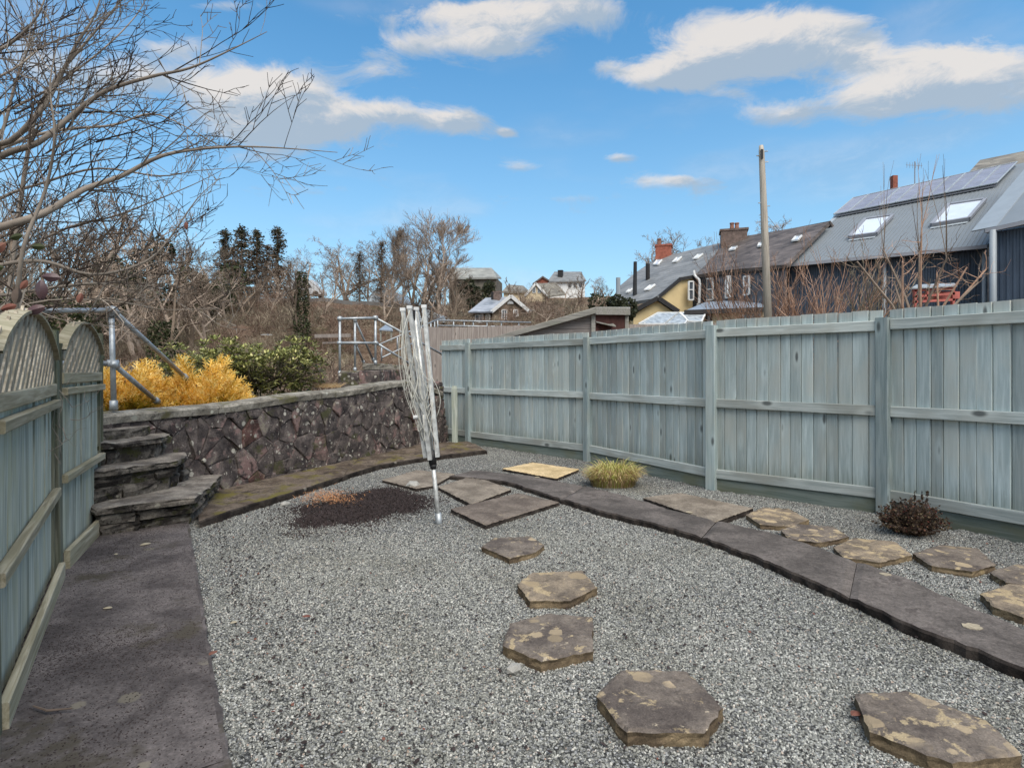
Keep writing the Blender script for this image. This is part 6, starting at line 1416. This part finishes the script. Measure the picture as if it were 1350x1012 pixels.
# pale lichen discs on the curved path (thin growths with their own shape)
for px, py, r_, lab in ((1282, 826, .045, 'largest buff lichen patch on the curved stone path'), (1167, 757, .03, 'narrow pale lichen patch on the curved path beyond the largest one'), (908, 675, .03, 'small white lichen patch on the curved path by the long flagstone'), (708, 629, .03, 'small white lichen patch on the far end of the curved path')):
    c = G(px, py, .058); R = random.Random(px); mb = MB(); ring = [c + Vector((cos(t) * r_ * R.uniform(.7, 1.1) * 1.2, sin(t) * r_ * R.uniform(.7, 1.1), .004)) for t in [2 * pi * i / 14 for i in range(14)]]; mb.prism(ring, (0, 0, -.004)); mb.build('lichen_patch', M['palelichen'] if 'palelichen' in M else M.setdefault('palelichen', solid('pale_lichen', (.42, .36, .26), .95, .2, 60, .3, .003)), origin=c, label=lab, cat='lichen')

# ------------------------------------------------------------ leafless shrub reaching in from the left
lt = T('bare_shrub', (-4.6, 3.4, 0), 'leafless grey-twigged shrub spreading in from the left over the fence', 'shrub'); R = random.Random(41)
main_br = [ # (photo points), depth range, radius
    ([(-90, 260), (0, 206), (50, 188), (100, 148), (140, 120), (200, 101), (250, 90), (300, 68), (352, 42)], 3.6, 3.9, .022),
    ([(-90, 330), (0, 300), (60, 280), (110, 250), (160, 232), (215, 205), (280, 195), (350, 194), (445, 201)], 3.3, 4.2, .025),
    ([(-60, 230), (0, 196), (40, 180), (90, 170), (150, 165), (200, 150), (250, 170), (300, 200)], 4.2, 4.6, .016),
    ([(-70, 150), (0, 190), (50, 150), (75, 110), (100, 60), (125, 20), (140, -30)], 3.8, 4.0, .022),
    ([(10, 400), (40, 180), (70, 110), (110, 60), (160, 0), (175, -30)], 4.4, 4.2, .017),
    ([(-40, 80), (10, 60), (50, 20), (70, -40)], 3.6, 3.6, .012),
    ([(-60, 380), (0, 350), (60, 345), (120, 362), (180, 350), (215, 325), (260, 262), (290, 235)], 3.5, 4.3, .015),
    ([(-60, 400), (30, 385), (100, 375), (160, 370), (210, 345), (262, 352), (300, 372)], 4.0, 4.9, .014),
    ([(-60, 310), (0, 262), (60, 240), (130, 222), (210, 232), (260, 225), (330, 220)], 4.6, 5.0, .014),
    ([(-60, 440), (40, 400), (120, 395), (170, 400), (220, 408), (290, 406)], 3.4, 4.2, .007),
    ([(20, 430), (30, 330), (60, 250), (72, 180), (66, 110), (80, 40)], 3.2, 3.1, .012),
    ([(-30, 420), (20, 340), (90, 300), (150, 285), (210, 262), (262, 240), (310, 215)], 4.9, 5.4, .013),
    ([(-40, 120), (20, 90), (60, 60), (120, 40), (160, 38)], 4.4, 4.4, .010),
    ([(-50, 250), (0, 180), (20, 110), (45, 40), (50, -20)], 4.8, 4.8, .016),
    ([(0, 150), (60, 120), (130, 70), (180, 20), (200, -20)], 5.0, 5.2, .012)]
base_pt = Vector((-4.6, 3.4, 0))
tw = MB(); twd = MB()
for pts, d0_, d1_, r_ in main_br:
    n = len(pts); P3_ = []
    for i, (x, y) in enumerate(pts): P3_.append(P(x, y, d0_ + (d1_ - d0_) * i / (n - 1) + R.uniform(-.06, .06)))
    # smooth subdivide
    Q = []
    for i in range(n - 1):
        for k in range(4): t = k / 4; a = P3_[max(0, i - 1)]; b = P3_[i]; c = P3_[i + 1]; d_ = P3_[min(n - 1, i + 2)]; Q.append(.5 * ((2 * b) + (c - a) * t + (2 * a - 5 * b + 4 * c - d_) * t * t + (3 * b - a - 3 * c + d_) * t ** 3))
    Q.append(P3_[-1]); m = len(Q); rad = [max(.0022, r_ * (1 - i / m) ** .8) for i in range(m)]; full = [base_pt + Vector((R.uniform(-.2, .2), R.uniform(-.2, .3), .2)), base_pt.lerp(Q[0], .5) + Vector((-.1, 0, .2))] + Q
    mb = MB(); mb.tube(full, [r_ * 1.5, r_ * 1.25] + rad, 7); mb.build('branch', M['twig'], lt, smooth_=True)
    for q in range(14):
        i = R.randrange(1, m - 1); d_ = (Q[i + 1] - Q[i - 1]).normalized(); o = d_.orthogonal().normalized(); o.rotate(Matrix.Rotation(R.uniform(0, 6.28), 3, d_)); nd = (d_ * .65 + o * R.uniform(.4, 1) + Vector((0, 0, .18))).normalized()
        grow(tw if R.random() < .55 else twd, Q[i], nd, R.uniform(.25, .68), min(.007, rad[i] * .6), 2, R, .62, .12, 3, 5, .085, .0031, .6)
for q in range(60):     # dense inner shoots
    x, y, d_ = R.uniform(-60, 130), R.uniform(140, 440), R.uniform(3.6, 5.2); p = P(x, y, d_); a = R.uniform(-.5, 1.2); grow(twd if R.random() < .5 else tw, p, Vector((cos(a), R.uniform(-.3, .5), R.uniform(-.1, 1.1))), R.uniform(.4, .9), .007, 2, R, .65, .10, 3, 5, .085, .0033, .6)
tw.build('twigs', M['twig'], lt, kind='stuff'); twd.build('dark_twigs', M['twigdark'], lt, kind='stuff')
def hang_leaf(px, py, D_, L, mat, rot):
    c = P(px, py, D_); mb = MB(); n = 11; vs = []
    for i in range(n + 1): t = i / n; w_ = .27 * L * sin(pi * min(.999, t)) ** .7; vs += [Vector((-w_, .05 * L * sin(3 * t), -t * L)), Vector((0, -.1 * L * sin(pi * t), -t * L)), Vector((w_, .12 * L * t, -t * L))]
    fs = []
    for i in range(n): fs += [(i * 3, i * 3 + 3, i * 3 + 4, i * 3 + 1), (i * 3 + 1, i * 3 + 4, i * 3 + 5, i * 3 + 2)]
    Rm = Euler(rot).to_matrix(); mb.add([c + Rm @ v for v in vs], fs); mb.build('leaf', M[mat], lt, origin=c)
for a in ((54, 368, 2.8, .10, 'plumleaf', (0, 0, .2)), (36, 369, 2.9, .055, 'redleaf', (0, .5, .5)), (60, 404, 2.8, .085, 'plumleaf', (0, 1.2, .3)), (108, 386, 3.2, .06, 'redleaf', (0, .3, .9)), (245, 292, 3.6, .05, 'redleaf', (0, 0, 0)), (24, 378, 2.9, .09, 'twigdark', (0, .1, 1.2)), (80, 366, 3.0, .09, 'plumleaf', (0, 1.6, .2)), (8, 320, 2.9, .08, 'redleaf', (0, .8, .4)), (30, 310, 3.2, .07, 'ivy', (0, 1.3, .1)), (5, 352, 3.0, .08, 'ivy', (0, 1.4, .1)), (60, 325, 3.3, .07, 'ivy', (0, 1.5, .3)), (22, 402, 2.8, .07, 'redleaf', (0, 1.2, .3))): hang_leaf(*a)
# climbing stem tangled on the fence post
cl = T('climbing_stem', LF[2], 'thin dry climber stem tangled round the post between the arched panels', 'climber')
for k in range(9):
    mb = MB(); p = Vector((LF[2].x + R.uniform(-.02, .1), LF[2].y + R.uniform(-.05, .05), R.uniform(.7, 1.3))); grow(mb, p, Vector((R.uniform(-.3, .6), R.uniform(-.4, .2), R.uniform(-.8, 1))), R.uniform(.25, .6), .003, 1, R, .8, 0, 2, 6, .35, .0015, .5); mb.build('stem', M['twig'], cl)

# ------------------------------------------------------------ orange-brown shoots behind the blue fence
def shoots(px, D_, topy, w_, label, seed, n=70, mat='willow', lev=2, base_py=425, fan=1.0, name='bare_shrub', kids=4):
    R = random.Random(seed); c = P(px, base_py, D_); c.z = min(c.z, EYE + .4); root = T(name, (c.x, c.y, ground(c.x, c.y)), label, 'shrub'); top = EYE + (HY - topy) / F * D_; mb = MB(); g0 = ground(c.x, c.y)
    for i in range(n):
        a = R.uniform(-1, 1) * fan; b = R.uniform(-.5, .5); d_ = Vector((a, b, 1.0)).normalized(); L = (top - c.z) * R.uniform(.45, 1.0); p = c + Vector((a * w_ * .35, b * .5, R.uniform(-.6, .3)))
        grow(mb, p, d_, L / (1 + abs(a) * .25), .016, lev, R, .42, .22, kids, 5, .09, .0055, .52)
    for i in range(6): p = c + Vector((R.uniform(-1, 1) * w_ * .3, 0, 0)); mb.tube([Vector((c.x, c.y, g0)), p], [.06, .035], 5)
    mb.build('shoot', M[mat], root)
shoots(985, 14.5, 312, 1.0, 'orange-brown shrub of upright shoots left of the utility pole', 61, 22, fan=.75)
shoots(1040, 14.2, 318, 1.2, 'dense orange-brown shrub of shoots immediately right of the utility pole', 62, 30)
shoots(1095, 13.6, 316, 1.2, 'orange-brown shrub in front of the dark blue cladding', 63, 26, fan=.9)
shoots(1150, 13.0, 330, .9, 'greyer brown thicket between the orange shrubs and the pruned bush', 64, 22, 'scrubgrey', fan=.7)
def pruned(px, D_, label, seed):
    R = random.Random(seed); g0 = P(px, 430, D_); root = T('pruned_bush', (g0.x, g0.y, ground(g0.x, g0.y)), label, 'shrub')
    for tx, ty in ((1130, 345), (1165, 330), (1215, 300), (1212, 330), (1248, 340), (1275, 352), (1300, 355), (1190, 345), (1235, 360), (1290, 372), (1178, 370)):
        a, b = g0 + Vector((R.uniform(-.2, .2), R.uniform(-.2, .2), -.4)), P(tx, ty, D_ + R.uniform(-.6, .6)); m_ = a.lerp(b, .5) + Vector((R.uniform(-.1, .1), 0, R.uniform(-.15, .05))); mb = MB(); mb.tube([a, m_, b], [.035, .024, .014], 6)
        for q in range(5): t = R.uniform(.4, 1); grow(mb, m_.lerp(b, t), Vector((R.gauss(0, 1), R.gauss(0, .5), R.uniform(.0, 1))), R.uniform(.25, .7), .008, 1, R, .6, .1, 3, 4, .2, .004, .5)
        if ty < 345: 
            for q in range(3): grow(mb, b, Vector((R.gauss(0, .12), 0, 1)), R.uniform(.9, 1.9), .009, 1, R, .25, .3, 2, 5, .04, .004, .4)
        mb.build('branch', M['twigfar'] if R.random() < .6 else M['willow'], root)
pruned(1212, 11.5, 'hard-pruned bush with stubby branches and tall thin shoots before the blue cladding', 71)
